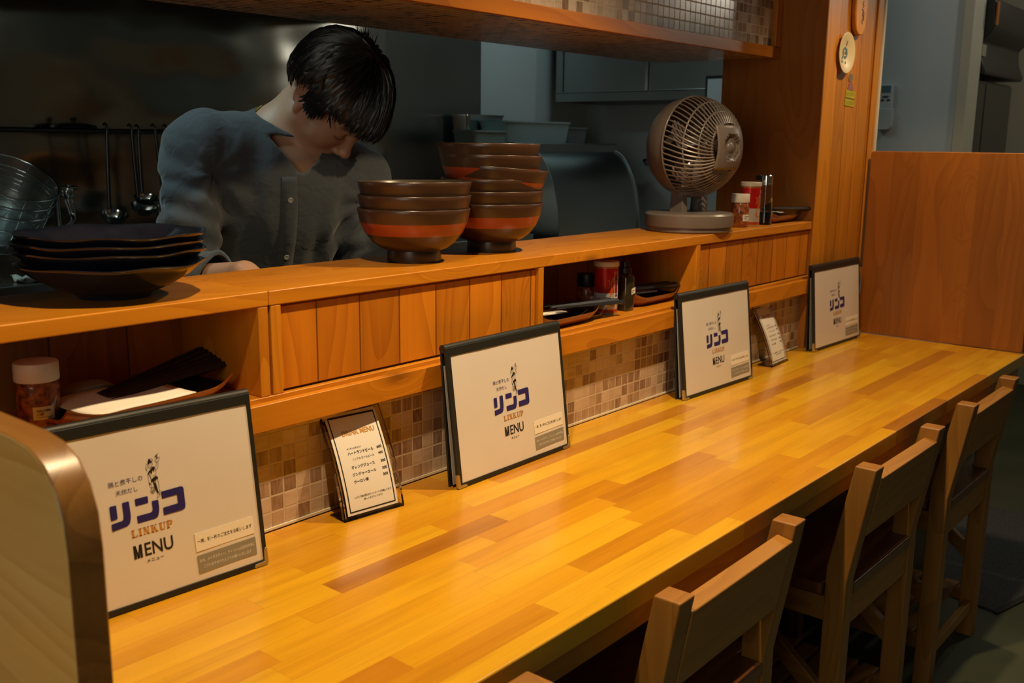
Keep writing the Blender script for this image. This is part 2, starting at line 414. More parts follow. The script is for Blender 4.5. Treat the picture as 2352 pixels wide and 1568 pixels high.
# ------------------------------------------------------------ room shell
b = B(); box(b, -1.8, 6.2, -3.6, 1.66, -0.06, 0.0); struct('floor', b, M['floor'])
b = B(); box(b, -1.8, 6.2, -3.6, 1.66, 2.45, 2.5); struct('ceiling', b, M['dark_ceiling'])
b = B(); box(b, -1.8, 6.2, 1.56, 1.66, 0.0, 2.45); struct('wall_back', b, M['white_paint'])
b = B(); box(b, -1.8, 6.2, -3.7, -3.6, 0.0, 2.45); struct('wall_front', b, M['cream_paint'])
b = B(); box(b, -1.9, -1.8, -3.6, 1.66, 0.0, 2.45); struct('wall_left', b, M['cream_paint'])
b = B(); box(b, 6.1, 6.2, -3.6, 1.56, 0.0, 2.45); struct('wall_far', b, M['cream_paint'])
b = B(); box(b, 3.8, 3.9, -0.068, 1.56, 0.0, 2.45); struct('wall_right', b, M['white_paint'])
b = B(); box(b, 3.9, 6.1, 0.42, 0.50, 0.0, 2.45); struct('wall_passage', b, M['cream_paint'])
# cased opening at the end of the white wall
b = B(); box(b, 3.785, 3.915, -0.105, -0.068, 0.0, 2.45); struct('door_1', b, M['grey_trim'], bevel=0.004)
# wall under the counter and behind it: mosaic above the counter top
b = B(); box(b, -1.8, 3.15, 0.0, 0.10, ZC - 0.03, ZC + 0.168); wc = struct('wall_counter', b, M['tile'])
b = B(); box(b, -1.8, 3.15, 0.0, 0.10, 0.0, ZC - 0.0305); struct('lower_wall', b, M['dark_ceiling'], wc)
b = B(); box(b, -1.8, 3.11, -0.0035, -0.0002, ZC + 0.0004, ZC + 0.0042); struct('trim_1', b, plain('sealant_bead', (0.78, 0.70, 0.52), 0.5))
# boarded wall at the end of the serving hatch
b = B()
vs = box(b, 2.742, 3.15, -0.02, 0.29, 0.0, 2.45)
b.faces.ensure_lookup_table()
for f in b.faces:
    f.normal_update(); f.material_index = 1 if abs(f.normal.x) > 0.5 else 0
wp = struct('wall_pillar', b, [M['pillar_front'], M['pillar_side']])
b = B(); box(b, 2.7395, 2.826, -0.0265, -0.0203, ZC + 0.21, 2.45); struct('corner_board', b, M['pine_z'], wp, bevel=0.003)
b = B(); box(b, 3.1505, 3.163, -0.030, 0.29, ZC + 0.205, 2.45); struct('trim_2', b, M['grey_trim'])
b = B(); box(b, 3.108, 3.150, -0.0265, -0.0203, ZC + 0.21, 2.45); struct('edge_board', b, M['pine_z'], wp, bevel=0.003)
# tiled soffit above the hatch
b = B(); box(b, -1.8, 2.741, 0.122, 0.52, ZC + 0.828, 2.45)
for f in b.faces:
    f.normal_update(); f.material_index = 1 if abs(f.normal.z) > 0.5 else 0
so = struct('wall_soffit', b, [M['tile_front'], M['tile_under']])
M['beam'] = wood('beam_pine', (0.30, 0.080, 0.004), (0.55, 0.185, 0.010), 'X', 0.34, knots=0.3)
b = B(); box(b, -1.8, 2.741, 0.108, 0.1215, ZC + 0.8235, ZC + 0.8545); struct('bottom_rail', b, M['beam'], so, bevel=0.002)
b = B(); box(b, 2.705, 2.741, 0.108, 0.1215, ZC + 0.8548, 2.45); struct('end_strip', b, M['pine_z'], so, bevel=0.002)

# ------------------------------------------------------------ counter
ct = thing('counter', 'long laminated wooden counter top with glossy yellow varnish', 'counter', (1.2, -0.26, 0.0))
def loc(o): return tuple(-c for c in o.location)
b = B(); box(b, -1.2, 3.108, -0.530, -0.0045, ZC - 0.034, ZC); ob('worktop', b, [M['counter']], ct, loc(ct), bevel=0.003)
b = B(); box(b, -1.2, 3.09, -0.522, -0.50, ZC - 0.070, ZC - 0.0345); ob('front_rail', b, M['counter_edge'], ct, loc(ct), bevel=0.002)
M['pale_metal'] = plain('pale_painted_metal', (0.50, 0.50, 0.46), 0.45)
for lx in (-0.4, 3.0):
    b = B(); box(b, lx - 0.03, lx, -0.385, -0.02, 0.02, ZC - 0.0345); box(b, lx - 0.05, lx + 0.02, -0.40, -0.005, 0.0, 0.02)
    ob('leg', b, M['pale_metal'], ct, loc(ct), bevel=0.003)

# ------------------------------------------------------------ serving shelf over the counter
sv = thing('serving_shelf', 'orange pine serving shelf with open niches above the mosaic tiles', 'shelf', (1.2, 0.09, ZC + 0.168))
L = loc(sv)
Z = lambda z: ZC + z
b = B(); box(b, -1.6, 0.8618, -0.0205, 0.2, Z(0.3485), Z(0.3705)); ob('shelf_top', b, M['pine_x'], sv, L, bevel=0.0022)
b = B(); box(b, 0.8626, 2.741, -0.0205, 0.2, Z(0.3485), Z(0.3705)); ob('shelf_top', b, M['pine_x'], sv, L, bevel=0.0022)
for x0, x1 in ((0.8435, 0.8605), (0.8655, 0.8835), (1.4880, 1.5045), (2.0915, 2.1085)):
    b = B(); box(b, x0, x1, -0.0195, 0.183, Z(0.2155), Z(0.3482)); ob('divider', b, M['pine_z'], sv, L, bevel=0.0012)
b = B(); box(b, 0.8845, 1.4872, -0.0125, 0.004, Z(0.2190), Z(0.3440)); ob('board_panel', b, M['pine_boards'], sv, L, bevel=0.0008)
b = B(); box(b, 2.1092, 2.7405, -0.0125, 0.004, Z(0.2190), Z(0.3440)); ob('board_panel', b, M['pine_boards'], sv, L, bevel=0.0008)
M['groove'] = plain('dark_groove', (0.03, 0.012, 0.006), 0.8)
for x0, x1 in ((0.8845, 1.4872), (2.1092, 2.7405)):
    b = B(); box(b, x0, x1, -0.010, 0.003, Z(0.2157), Z(0.2188)); ob('track', b, M['groove'], sv, L)
    b = B(); box(b, x0, x1, -0.0075, 0.003, Z(0.3442), Z(0.3482)); ob('track', b, M['pine_x'], sv, L)
b = B(); box(b, -1.6, 2.741, -0.0205, 0.2, Z(0.1965), Z(0.2152)); ob('niche_floor', b, M['pine_x'], sv, L, bevel=0.0015)
b = B(); box(b, -1.6, 2.741, 0.1835, 0.2, Z(0.2155), Z(0.3482)); ob('back_panel', b, M['niche_boards'], sv, L)
b = B(); box(b, -1.6, 3.107, -0.0345, -0.021, Z(0.168), Z(0.2085)); ob('front_rail', b, M['pine_x'], sv, L, bevel=0.0016)
b = B(); box(b, -1.6, 2.741, 0.1005, 0.19, Z(0.10), Z(0.1962)); ob('support', b, M['pine_x'], sv, L)

# ------------------------------------------------------------ partitions at both ends
pt = thing('counter_partition', 'tall knotty pine partition standing at the far end of the counter', 'partition', (3.122, -0.28, ZC))
poly = rnd_poly([(-0.522, ZC + 0.0005), (-0.036, ZC + 0.0005), (-0.036, ZC + 0.568), (-0.522, ZC + 0.568)], [0, 0, 0.012, 0.012])
b = B(); prism(b, [(p[0], p[1]) for p in poly], 'x', 3.1095, 3.135); ob('board', b, M['partition'], pt, loc(pt), bevel=0.002)
npn = thing('counter_partition', 'low pale partition with a rounded dark edge at the near end of the counter', 'partition', (0.361, -0.26, ZC))
poly = rnd_poly([(-0.449, ZC + 0.0005), (-0.006, ZC + 0.0005), (-0.006, ZC + 0.338), (-0.449, ZC + 0.338)], [0, 0, 0.0, 0.085])
b = B(); prism(b, poly, 'x', 0.3452, 0.3768)
for f in b.faces:
    f.normal_update(); f.material_index = 0 if abs(f.normal.x) > 0.8 else 1
ob('board', b, [M['near_panel'], M['near_edge']], npn, loc(npn), bevel=0.003)

# ------------------------------------------------------------ floor mat
mt = thing('floor_mat', 'dark grey carpet mat on the green floor beyond the chairs', 'mat', (3.6, -0.75, 0))
b = B(); poly = [(2.93, -0.66), (2.985, -0.42), (3.84, -0.30), (4.3, -1.1), (3.1, -1.3)]
b2 = B(); prism(b2, [(2.96, -0.555), (3.03, -0.20), (3.87, -0.20), (3.87, -0.79)], 'z', 0.0005, 0.007); b.free()
ob('pile', b2, M['carpet'], mt, loc(mt), bevel=0.002)
b = B(); prism(b, [(2.948, -0.570), (2.96, -0.555), (3.87, -0.79), (3.858, -0.805)], 'z', 0.0005, 0.006); ob('rubber_edge', b, M['dark_rubber'], mt, loc(mt))
# ------------------------------------------------------------ menus
M['leather'] = NT('black_leatherette').m
q_ = NT('black_leatherette_grain'); q_.base((0.012, 0.014, 0.012)); q_.b.inputs['Roughness'].default_value = 0.42
q_.bump(q_.n('TexNoise', {0: q_.n('TexCoord').outputs['Object'], 'Scale': 900.0, 'Detail': 2.0}).outputs['Fac'], 0.5, 0.0006); M['leather'] = q_.m
def paper(name, col, rough=0.3, coat=0.5):
    q = NT(name); co = q.n('TexCoord').outputs['Object']
    a = q.n('TexNoise', {0: co, 'Scale': 14.0, 'Detail': 4.0}).outputs['Fac']
    q.base(q.mix(a, tuple(c * 0.93 for c in col), col)); q.b.inputs['Roughness'].default_value = rough
    q.b.inputs['Coat Weight'].default_value = coat; q.b.inputs['Coat Roughness'].default_value = 0.12
    q.bump(q.n('TexNoise', {0: co, 'Scale': 9.0, 'Detail': 1.5}).outputs['Fac'], 0.25, 0.003); return q.m
M['page'] = paper('menu_page', (0.74, 0.70, 0.64))
M['card'] = paper('drink_card', (0.78, 0.75, 0.68), 0.5, 0.1)
M['grey_page'] = plain('grey_inner_page', (0.34, 0.35, 0.35), 0.5)
M['navy'] = plain('navy_print', (0.022, 0.018, 0.14), 0.4)
M['black_ink'] = plain('black_print', (0.012, 0.012, 0.014), 0.5)
M['gold_ink'] = plain('ochre_print', (0.52, 0.24, 0.03), 0.5)
M['notice_white'] = plain('notice_white', (0.84, 0.80, 0.68), 0.5)
M['notice_grey'] = plain('notice_grey', (0.27, 0.255, 0.20), 0.5)
M['white_ink'] = plain('white_print', (0.75, 0.73, 0.66), 0.5)
M['nickel'] = plain('nickel_corner', (0.62, 0.58, 0.50), 0.32, 1.0)

def logo_tris():
    """shop emblem, in millimetres from the lower left corner of the cover: list of (tris, material index)"""
    out = []
    P = lambda pts, r: out.append((poly_tris(rnd_poly(pts, r)), 0))
    P([(111.2, 136.6), (120.2, 136.6), (120.0, 119.0), (111.4, 118.6)], 1.6)
    P([(127.6, 137.5), (136.6, 137.6), (137.2, 118.5), (134.5, 107.0), (111.4, 105.0), (111.3, 114.2), (126.6, 115.2), (127.7, 120.5)], [1.4, 1.4, 7, 6, 1.2, 1.2, 3.5, 2])
    P([(144.3, 138.1), (161.6, 138.1), (161.5, 129.0), (144.3, 128.8)], 1.5)
    P([(166.0, 130.1), (175.0, 129.9), (175.0, 116.0), (171.5, 106.6), (144.5, 106.4), (144.5, 116.0), (164.2, 116.0), (166.0, 119.0)], [1.4, 1.4, 8, 6, 1.4, 1.4, 3.5, 2])
    P([(180.0, 139.0), (211.0, 139.6), (211.0, 108.4), (180.0, 107.8), (180.0, 117.8), (201.0, 118.4), (201.0, 130.2), (180.0, 129.6)], [1.4, 5, 6, 1.4, 1.4, 1.2, 1.2, 1.4])
    for s, r, b in (('鶏と煮干しの', (113.1, 159.6, 157.8, 166.6), 0.0), ('天然だし', (121.3, 147.6, 149.8, 154.0), 0.0)):
        out.append((text_tris(s, *r, bold=b), 0))
    mt_ = text_tris('ENU', 149.3, 62.2, 188.0, 79.4, bold=0.012)
    for a_ in ([(134.6, 62.2), (138.0, 62.2), (138.0, 79.4), (134.6, 79.4)], [(142.6, 62.2), (146.0, 62.2), (146.0, 79.4), (142.6, 79.4)], [(137.0, 79.4), (138.0, 79.4), (141.6, 62.2), (139.0, 62.2)], [(142.6, 79.4), (143.6, 79.4), (141.6, 62.2), (139.0, 62.2)]): mt_ = mt_ + poly_tris(a_)
    out.append((mt_, 1))
    out.append((text_tris('メニュー', 150.4, 53.6, 173.4, 58.0, bold=0.012), 1))
    # LINK UP in heavy slab serif capitals
    def R(x0, y0, x1, y1): return poly_tris([(x0, y0), (x1, y0), (x1, y1), (x0, y1)])
    def stem(x, w_, sf=1.0): return R(x, 0, x + w_, 10) + R(x - sf, 0, x + w_ + sf, 1) + R(x - sf, 9, x + w_ + sf, 10)
    G = []
    def put(tr, dx): G.extend([[(p[0] + dx, p[1]) for p in t] for t in tr])
    put(stem(1, 2.5) + R(1, 0, 8, 1) + R(7.1, 0, 8, 3.2), 134.6)
    put(stem(1, 2.5), 144.2)
    put(stem(1, 0.9) + stem(6.6, 0.9) + poly_tris([(1, 10), (3.6, 10), (7.5, 0), (5.0, 0)]), 150.2)
    put(stem(1, 2.5) + poly_tris([(3.4, 4.2), (6.6, 10), (7.6, 10), (4.4, 4.2)]) + poly_tris([(3.9, 6.0), (6.6, 0), (9.2, 0), (5.2, 7.6)]) + R(5.8, 9.2, 8.6, 10) + R(5.8, 0, 10, 0.9), 160.4)
    put(R(0, 9.1, 4.6, 10) + R(5.6, 9.1, 9, 10) + R(1, 3, 3.5, 10) + R(6.9, 3, 7.8, 10) + poly_tris(rnd_poly([(1, 3.2), (1.3, 0), (7.5, 0), (7.8, 3.2), (6.9, 3.2), (6.3, 1), (3.9, 1), (3.5, 3.2)], [0, 2, 2, 0, 0, 1, 1, 0])), 171.8)
    put(stem(1, 2.5) + poly_tris(rnd_poly([(3.4, 10), (8.4, 10), (8.4, 4.3), (3.4, 4.3), (3.4, 5.2), (5.7, 5.2), (5.7, 9.1), (3.4, 9.1)], [0, 2.6, 2.6, 0, 0, 1, 1, 0])), 181.8)
    out.append(([[(p[0], p[1] * 0.96 + 90.0) for p in t] for t in G], 2))
    # line-drawn figure carrying a bowl
    def T(x, y):
        return (168.79 + (x - 560) * 0.0885 + (y - 145) * 0.00304, 184.7 - (y - 145) * 0.1001 + (x - 560) * -0.0017 + (x - 560) * 0.0253)
    fill = [[(535, 215), (540, 170), (560, 145), (578, 150), (583, 180), (600, 185), (605, 207), (570, 207)],
            [(505, 340), (530, 300), (560, 288), (600, 264), (635, 280), (630, 300), (612, 340), (595, 305), (570, 356), (553, 318), (535, 332)],
            [(511, 440), (535, 450), (538, 470), (513, 468)],
            [(555, 412), (625, 396), (660, 425), (650, 455), (635, 440), (610, 465), (600, 450), (580, 465), (570, 450), (553, 450)],
            [(572, 462), (605, 470), (632, 625), (618, 630), (592, 560)]]
    line = [[(540, 195), (512, 200), (496, 240), (510, 285), (518, 242), (540, 215)], [(585, 172), (600, 160), (620, 185), (620, 202)],
            [(538, 213), (541, 250), (560, 272), (590, 262), (605, 235), (603, 208)], [(552, 236), (568, 232)], [(580, 228), (594, 225)], [(565, 256), (586, 250)],
            [(530, 330), (550, 402)], [(635, 298), (640, 350), (627, 397)], [(515, 340), (512, 440)], [(540, 335), (556, 380), (545, 460)],
            [(515, 470), (522, 505), (545, 515), (548, 500), (540, 470)], [(518, 545), (535, 530), (575, 520), (590, 545), (583, 580), (555, 600), (525, 580), (518, 545)],
            [(520, 545), (545, 512), (580, 525)], [(522, 560), (588, 545)], [(530, 580), (585, 565)], [(540, 545), (548, 595)], [(562, 535), (568, 592)],
            [(610, 465), (628, 600), (640, 625)], [(648, 445), (655, 530), (648, 605)], [(615, 630), (602, 680), (642, 668), (635, 630)],
            [(640, 612), (648, 655), (690, 650), (700, 640), (690, 653)], [(655, 602), (670, 635), (690, 645)], [(635, 290), (650, 290), (668, 250), (672, 232)],
            [(640, 320), (670, 318), (685, 290), (692, 236)], [(648, 205), (660, 230), (700, 235), (720, 210), (722, 186), (648, 205)],
            [(672, 150), (676, 197)], [(681, 147), (685, 195)], [(690, 145), (692, 192)], [(650, 157), (710, 136)], [(652, 165), (712, 146)], [(580, 380), (600, 382), (615, 374)]]
    t = []
    for p in fill: t += poly_tris([T(*c) for c in p])
    for p in line: t += stroke_tris([T(*c) for c in p], 0.42)
    out.append((t, 1))
    return out
LOGO = logo_tris()
W_, H_ = 0.322, 0.243
def make_menu():
    r = thing('menu_folder', 'x', 'menu', (0, 0, ZC), group='menu folders leaning on the mosaic wall')
    # front cover: frame around a page; outer face at y=0, thickness goes to +y
    pl, pr_, pb, ptp = 0.0112, 0.0062, 0.0078, 0.0150
    b = B(); hw = W_ / 2
    box(b, -hw, hw, 0.0012, 0.0042, 0.0, H_)
    box(b, -hw, -hw + pl, -0.0006, 0.0012, 0.0, H_); box(b, hw - pr_, hw, -0.0006, 0.0012, 0.0, H_)
    box(b, -hw + pl, hw - pr_, -0.0006, 0.0012, 0.0, pb); box(b, -hw + pl, hw - pr_, -0.0006, 0.0012, H_ - ptp, H_)
    ob('front_cover', b, M['leather'], r, bevel=0.0008)
    b = B(); n = 24; g = []
    for i in range(n + 1):
        x = -hw + pl + (W_ - pl - pr_) * i / n
        g.append([b.verts.new((x, 0.0009 - 0.0002 * math.sin(i * 0.7), z)) for z in (pb, H_ * 0.4, H_ * 0.7, H_ - ptp)])
    for i in range(n):
        for j in range(3): b.faces.new((g[i][j], g[i + 1][j], g[i + 1][j + 1], g[i][j + 1]))
    pg = ob('page', b, M['page'], r, smooth=60)
    b = B()
    for tr, mi in LOGO: put_tris(b, tr, lambda u, v: (-hw + u / 1000, 0.00035, v / 1000), mi)
    ob('printed_design', b, [M['navy'], M['black_ink'], M['gold_ink']], pg)
    b = B(); prism(b, [(-hw + 0.2184, 0.0471), (-hw + 0.3063, 0.0487), (-hw + 0.3063, 0.0730), (-hw + 0.2184, 0.0722)], 'y', 0.0002, 0.0006)
    l1 = ob('notice_label', b, M['notice_white'], r); l1['label'] = 'white notice label'
    b = B(); put_tris(b, text_tris('一席、麺一杯のご注文をお願いします', 0.2212, 0.0575, 0.3030, 0.0632, bold=0.014), lambda u, v: (-hw + u, 0.0001, v)); ob('lettering', b, M['black_ink'], l1)
    b = B(); prism(b, [(-hw + 0.2190, 0.0175), (-hw + 0.3070, 0.0190), (-hw + 0.3068, 0.0434), (-hw + 0.2186, 0.0416)], 'y', 0.0002, 0.0006)
    l2 = ob('notice_label', b, M['notice_grey'], r); l2['label'] = 'grey notice label'
    b = B(); f = lambda u, v: (-hw + u, 0.0001, v)
    put_tris(b, text_tris('お水、ルイボスティー、ティッシュは店内中央に', 0.2215, 0.0318, 0.3045, 0.0366, bold=0.006), f)
    put_tris(b, text_tris('ございますのでセルフでお願いいたします', 0.2265, 0.0232, 0.2985, 0.0280, bold=0.006), f); ob('lettering', b, M['white_ink'], l2)
    # spine roll along the top, inner page and back cover opening towards the wall
    b = B(); tube(b, [(-hw, 0.0072, H_ - 0.001), (hw, 0.0072, H_ - 0.001)], 0.0072, 16); ob('spine', b, M['leather'], r, smooth=50)
    A = Matrix.Translation((0, 0.010, H_)) @ Matrix.Rotation(0.046, 4, 'X') @ Matrix.Translation((0, 0, -H_))
    b = B(); box(b, -hw, hw, 0.0, 0.0034, 0.001, H_ - 0.004, M=A); ob('back_cover', b, M['leather'], r, bevel=0.0008)
    A2 = Matrix.Translation((0, 0.007, H_)) @ Matrix.Rotation(0.024, 4, 'X') @ Matrix.Translation((0, 0, -H_))
    b = B(); box(b, -hw + 0.001, hw - 0.004, 0.0, 0.0012, 0.006, H_ - 0.03, M=A2); ob('inner_page', b, M['grey_page'], r)
    for sx in (-1, 1):
        b = B()
        p = rnd_poly([(0, 0), (0.0225, 0), (0.0215, 0.0048), (0.0062, 0.0055), (0.0050, 0.0235), (0, 0.0255)], [0.003, 0.002, 0.003, 0.002, 0.003, 0.002])
        p = [(sx * (hw + 0.0006 - x), z - 0.0002) for x, z in p]
        prism(b, p, 'y', -0.0013, 0.0049); ob('corner_protector', b, M['nickel'], r, bevel=0.0004)
    return r
menu = make_menu()
MN = (((0.6245, -0.0918), -0.0565, 'nearest menu folder with a black frame, partly behind the pale rounded partition', 0.128),
      ((1.3462, -0.0907), 0.0125, 'black framed menu folder below the closed board panel, right of the nearest drink card', 0.128),
      ((2.1308, -0.0787), -0.034, 'menu folder with a black frame in front of the open niche holding the red can', 0.113),
      ((2.8668, -0.0724), -0.033, 'farthest menu folder with a black frame beside the tall pine partition', 0.085))
for i, ((x, y), rz, lab, lean) in enumerate(MN):
    m_ = menu if i == 0 else dup(menu)
    m_.location = (x, y, ZC + 0.0012); m_.rotation_euler = (-lean, 0, rz); m_['label'] = lab

# ------------------------------------------------------------ curved acrylic drink menus
q_ = NT('clear_acrylic'); q_.base((0.93, 0.90, 0.84)); q_.b.inputs['Transmission Weight'].default_value = 1.0; q_.b.inputs['Roughness'].default_value = 0.03; q_.b.inputs['IOR'].default_value = 1.2
M['acrylic'] = q_.m
def yprof(v): return 0.20 * v + 1.30 * v * v
def zprof(v): return v * 0.968
def make_stand():
    r = thing('drink_menu_stand', 'x', 'menu stand', (0, 0, ZC), group='curved drink menu stands')
    hw, hh = 0.0575, 0.169; n = 18
    def slab(bm, x0, x1, v0, v1, d0, d1, k=n):
        A, Bv = [], []
        for i in range(k + 1):
            v = v0 + (v1 - v0) * i / k
            A.append([bm.verts.new((x, yprof(v) + d0, zprof(v))) for x in (x0, x1)]); Bv.append([bm.verts.new((x, yprof(v) + d1, zprof(v))) for x in (x0, x1)])
        for i in range(k):
            bm.faces.new((A[i][0], A[i][1], A[i + 1][1], A[i + 1][0])); bm.faces.new((Bv[i][1], Bv[i][0], Bv[i + 1][0], Bv[i + 1][1]))
            bm.faces.new((A[i][0], A[i + 1][0], Bv[i + 1][0], Bv[i][0])); bm.faces.new((A[i + 1][1], A[i][1], Bv[i][1], Bv[i + 1][1]))
        bm.faces.new((A[0][1], A[0][0], Bv[0][0], Bv[0][1])); bm.faces.new((A[k][0], A[k][1], Bv[k][1], Bv[k][0]))
    b = B(); slab(b, -hw, hw, 0.0, hh, 0.0030, 0.0050); ob('back_sheet', b, M['acrylic'], r, smooth=40)
    b = B(); slab(b, -hw, -hw + 0.004, 0.0, hh, -0.0015, 0.0029); slab(b, hw - 0.004, hw, 0.0, hh, -0.0015, 0.0029); slab(b, -hw + 0.004, hw - 0.004, 0.0, 0.004, -0.0015, 0.0029, 2)
    ob('edge_strip', b, M['acrylic'], r, smooth=40)
    b = B(); box(b, -hw, hw, 0.005, 0.042, 0.0, 0.0022); ob('foot', b, M['acrylic'], r, bevel=0.0006)
    cw, c0, c1 = 0.0483, 0.0062, 0.1605
    b = B(); g = []
    for i in range(n + 1):
        v = c0 + (c1 - c0) * i / n; g.append([b.verts.new((x, yprof(v) + 0.0016, zprof(v))) for x in (-cw, cw)])
    for i in range(n): b.faces.new((g[i][0], g[i][1], g[i + 1][1], g[i + 1][0]))
    cdm = ob('card', b, M['card'], r, smooth=60)
    b = B()
    def F(u, v):
        vv = v / 1000; return (-cw + u / 1000, yprof(vv) + 0.0011, zprof(vv))
    def strip(x0, y0, x1, y1):
        t = []; k = max(1, int((y1 - y0) / 8))
        for i in range(k):
            a, c = y0 + (y1 - y0) * i / k, y0 + (y1 - y0) * (i + 1) / k
            t += [[(x0, a), (x1, a), (x1, c)], [(x0, a), (x1, c), (x0, c)]]
        return t
    for s in ((4.4, 10.5, 6.2, 156), (90.6, 10.5, 92.4, 156), (4.4, 10.5, 92.4, 12.3), (4.4, 153.4, 92.4, 156)): put_tris(b, strip(*s), F, 0)
    put_tris(b, text_tris('DRINK MENU', 22, 125.6, 84, 133.4, bold=0.02), F, 1)
    for s, rc, bo in (('キンキンに冷えた♡', (23, 105.0, 49.5, 108.2), 0.01), ('ハートランドビール', (22.5, 97.2, 71.5, 102.2), 0.02), ('ノンアルコールビール', (28, 88.2, 70, 92.0), 0.006),
                      ('オレンジジュース', (23, 76.0, 67.5, 81.0), 0.02), ('ジンジャーエール', (22, 64.6, 67, 69.6), 0.02), ('ウーロン茶', (22, 53.8, 49.8, 58.8), 0.02),
                      ('600', (78.2, 98.2, 87.6, 102.6), 0.02), ('480', (78.2, 89.2, 87.2, 93.0), 0.01), ('300', (79.2, 76.2, 88.4, 80.6), 0.02), ('300', (78.8, 65.0, 88.2, 69.4), 0.02), ('300', (78.0, 55.2, 87.5, 59.6), 0.02),
                      ('レジにて超お得なポイントカードご用意してます', (17.3, 31.0, 87.5, 34.4), 0.014), ('詳しくはスタッフまで♪', (34, 25.8, 69.5, 29.0), 0.014)):
        put_tris(b, text_tris(s, *rc, bold=bo), F, 0)
    ob('lettering', b, [M['black_ink'], M['gold_ink']], cdm)
    return r
st = make_stand(); st.location = (1.0145, -0.0690, ZC + 0.0005); st.rotation_euler = (0, 0, -0.12)
st['label'] = 'clear curved drink card holder between the two nearest menu folders'
s2 = dup(st, (2.497, -0.0625, ZC + 0.0005), (0, 0, 0.06), 'clear curved drink card holder between the two farthest menu folders')

# ------------------------------------------------------------ crockery on the shelf
ZS = ZC + 0.3707
q_ = NT('navy_glaze'); co_ = q_.n('TexCoord').outputs['Object']; q_.base(q_.ramp(q_.n('TexNoise', {0: co_, 'Scale': 20.0, 'Detail': 4.0}).outputs['Fac'], [(0.3, (0.006, 0.008, 0.018)), (0.75, (0.014, 0.018, 0.034))]))
q_.b.inputs['Roughness'].default_value = 0.12; M['navy_glaze'] = q_.m
def plate_mesh():
    b = B()
    prof = [(0.0, 0.004), (0.040, 0.004), (0.043, 0.0), (0.0485, 0.0), (0.050, 0.005), (0.075, 0.0145), (0.102, 0.030), (0.1185, 0.0440), (0.1222, 0.0462), (0.1232, 0.0485), (0.1205, 0.0490), (0.112, 0.0435), (0.098, 0.0335), (0.072, 0.0185), (0.045, 0.0105), (0.0, 0.0095)]
    def wob(r, z, a):
        k = max(0.0, (r - 0.07) / 0.055)
        return r * (1 + 0.010 * k * math.sin(9 * a) + 0.006 * k * math.sin(5 * a + 1)), z + 0.0012 * k * math.sin(7 * a + 0.6)
    lathe(b, prof, 96, wob=wob); return b
pl = ob('dinner_plate', plate_mesh(), M['navy_glaze'], smooth=60)
tag(pl, 'bottom plate of the four stacked dark navy plates', 'plate', 'stack of dark navy plates')
pl.location = (0.689, 0.093, ZS + 0.0003)
for k, (dz, rz, lb) in enumerate(((0.0172, 0.5, 'second dark navy plate from the bottom of the stack of four'), (0.0290, 1.3, 'third dark navy plate from the bottom of the stack of four'), (0.0400, 2.2, 'topmost dark navy plate of the stack of four'))):
    dup(pl, (0.689 + (0.001, -0.002, 0.001)[k], 0.093 + (0.001, 0.0, -0.002)[k], ZS + dz + 0.0004), (0, 0, rz), lb)

def bowl_mat():
    q = NT('lacquered_bowl'); co = q.n('TexCoord').outputs['Object']; sep = q.n('SeparateXYZ', {0: co}).outputs
    rad = q.math('POWER', q.math('ADD', q.math('MULTIPLY', sep[0], sep[0]), q.math('MULTIPLY', sep[1], sep[1])), 0.5)
    nz = q.n('TexNoise', {0: co, 'Scale': 60.0, 'Detail': 3.0}).outputs['Fac']
    zz = q.math('DIVIDE', q.math('ADD', sep[2], q.math('MULTIPLY', q.math('SUBTRACT', nz, 0.5), 0.0012)), 0.095)
    col = q.ramp(zz, [(0.0, (0.010, 0.010, 0.012)), (0.225, (0.040, 0.016, 0.010)), (0.52, (0.045, 0.016, 0.008)), (0.525, (0.30, 0.045, 0.012)), (0.745, (0.30, 0.050, 0.012)), (0.75, (0.055, 0.026, 0.014)), (1.0, (0.060, 0.030, 0.016))], 'CONSTANT')
    # inside is plain dark lacquer
    inner = q.n('Attribute', attribute_name='inside').outputs['Fac']
    q.base(q.mix(inner, col, (0.055, 0.042, 0.028)))
    q.b.inputs['Roughness'].default_value = 0.32; q.b.inputs['Coat Weight'].default_value = 0.2; q.b.inputs['Coat Roughness'].default_value = 0.2
    return q.m
M['bowl'] = bowl_mat()
def bowl_mesh():
    b = B()
    outer = [(0.0, 0.006), (0.040, 0.006), (0.042, 0.0), (0.0480, 0.0), (0.0495, 0.004), (0.0485, 0.0205), (0.060, 0.0245), (0.0755, 0.0355), (0.0885, 0.0525), (0.0965, 0.0705), (0.1005, 0.0885), (0.1020, 0.0945), (0.1010, 0.0962)]
    inner = [(0.0985, 0.0945), (0.0960, 0.0820), (0.0905, 0.0665), (0.0800, 0.0490), (0.0640, 0.0350), (0.0420, 0.0270), (0.0, 0.0245)]
    lathe(b, outer + inner, 64)
    return b
bw = ob('ramen_bowl', bowl_mesh(), M['bowl'], smooth=50)
at_ = bw.data.attributes.new('inside', 'FLOAT', 'FACE')
for p in bw.data.polygons:
    c = p.center; rr = math.hypot(c.x, c.y); at_.data[p.index].value = 1.0 if (p.normal.z > 0.02 and rr < 0.0995 and c.z > 0.02) or (p.normal.x * c.x + p.normal.y * c.y < -1e-4 and c.z > 0.02) else 0.0
tag(bw, 'bottom bowl of the stack of three red banded bowls', 'bowl', 'stack of three ramen bowls')
bw.location = (1.267, 0.094, ZS + 0.0003)
DZ = 0.0232
for k, lb in enumerate(('middle bowl of the stack of three red banded bowls', 'topmost bowl of the stack of three red banded bowls')):
    dup(bw, (1.267 + (0.001, 0.003)[k], 0.094 + (-0.001, 0.0)[k], ZS + DZ * (k + 1) + 0.0003), (0, 0.012 * k, k), lb)
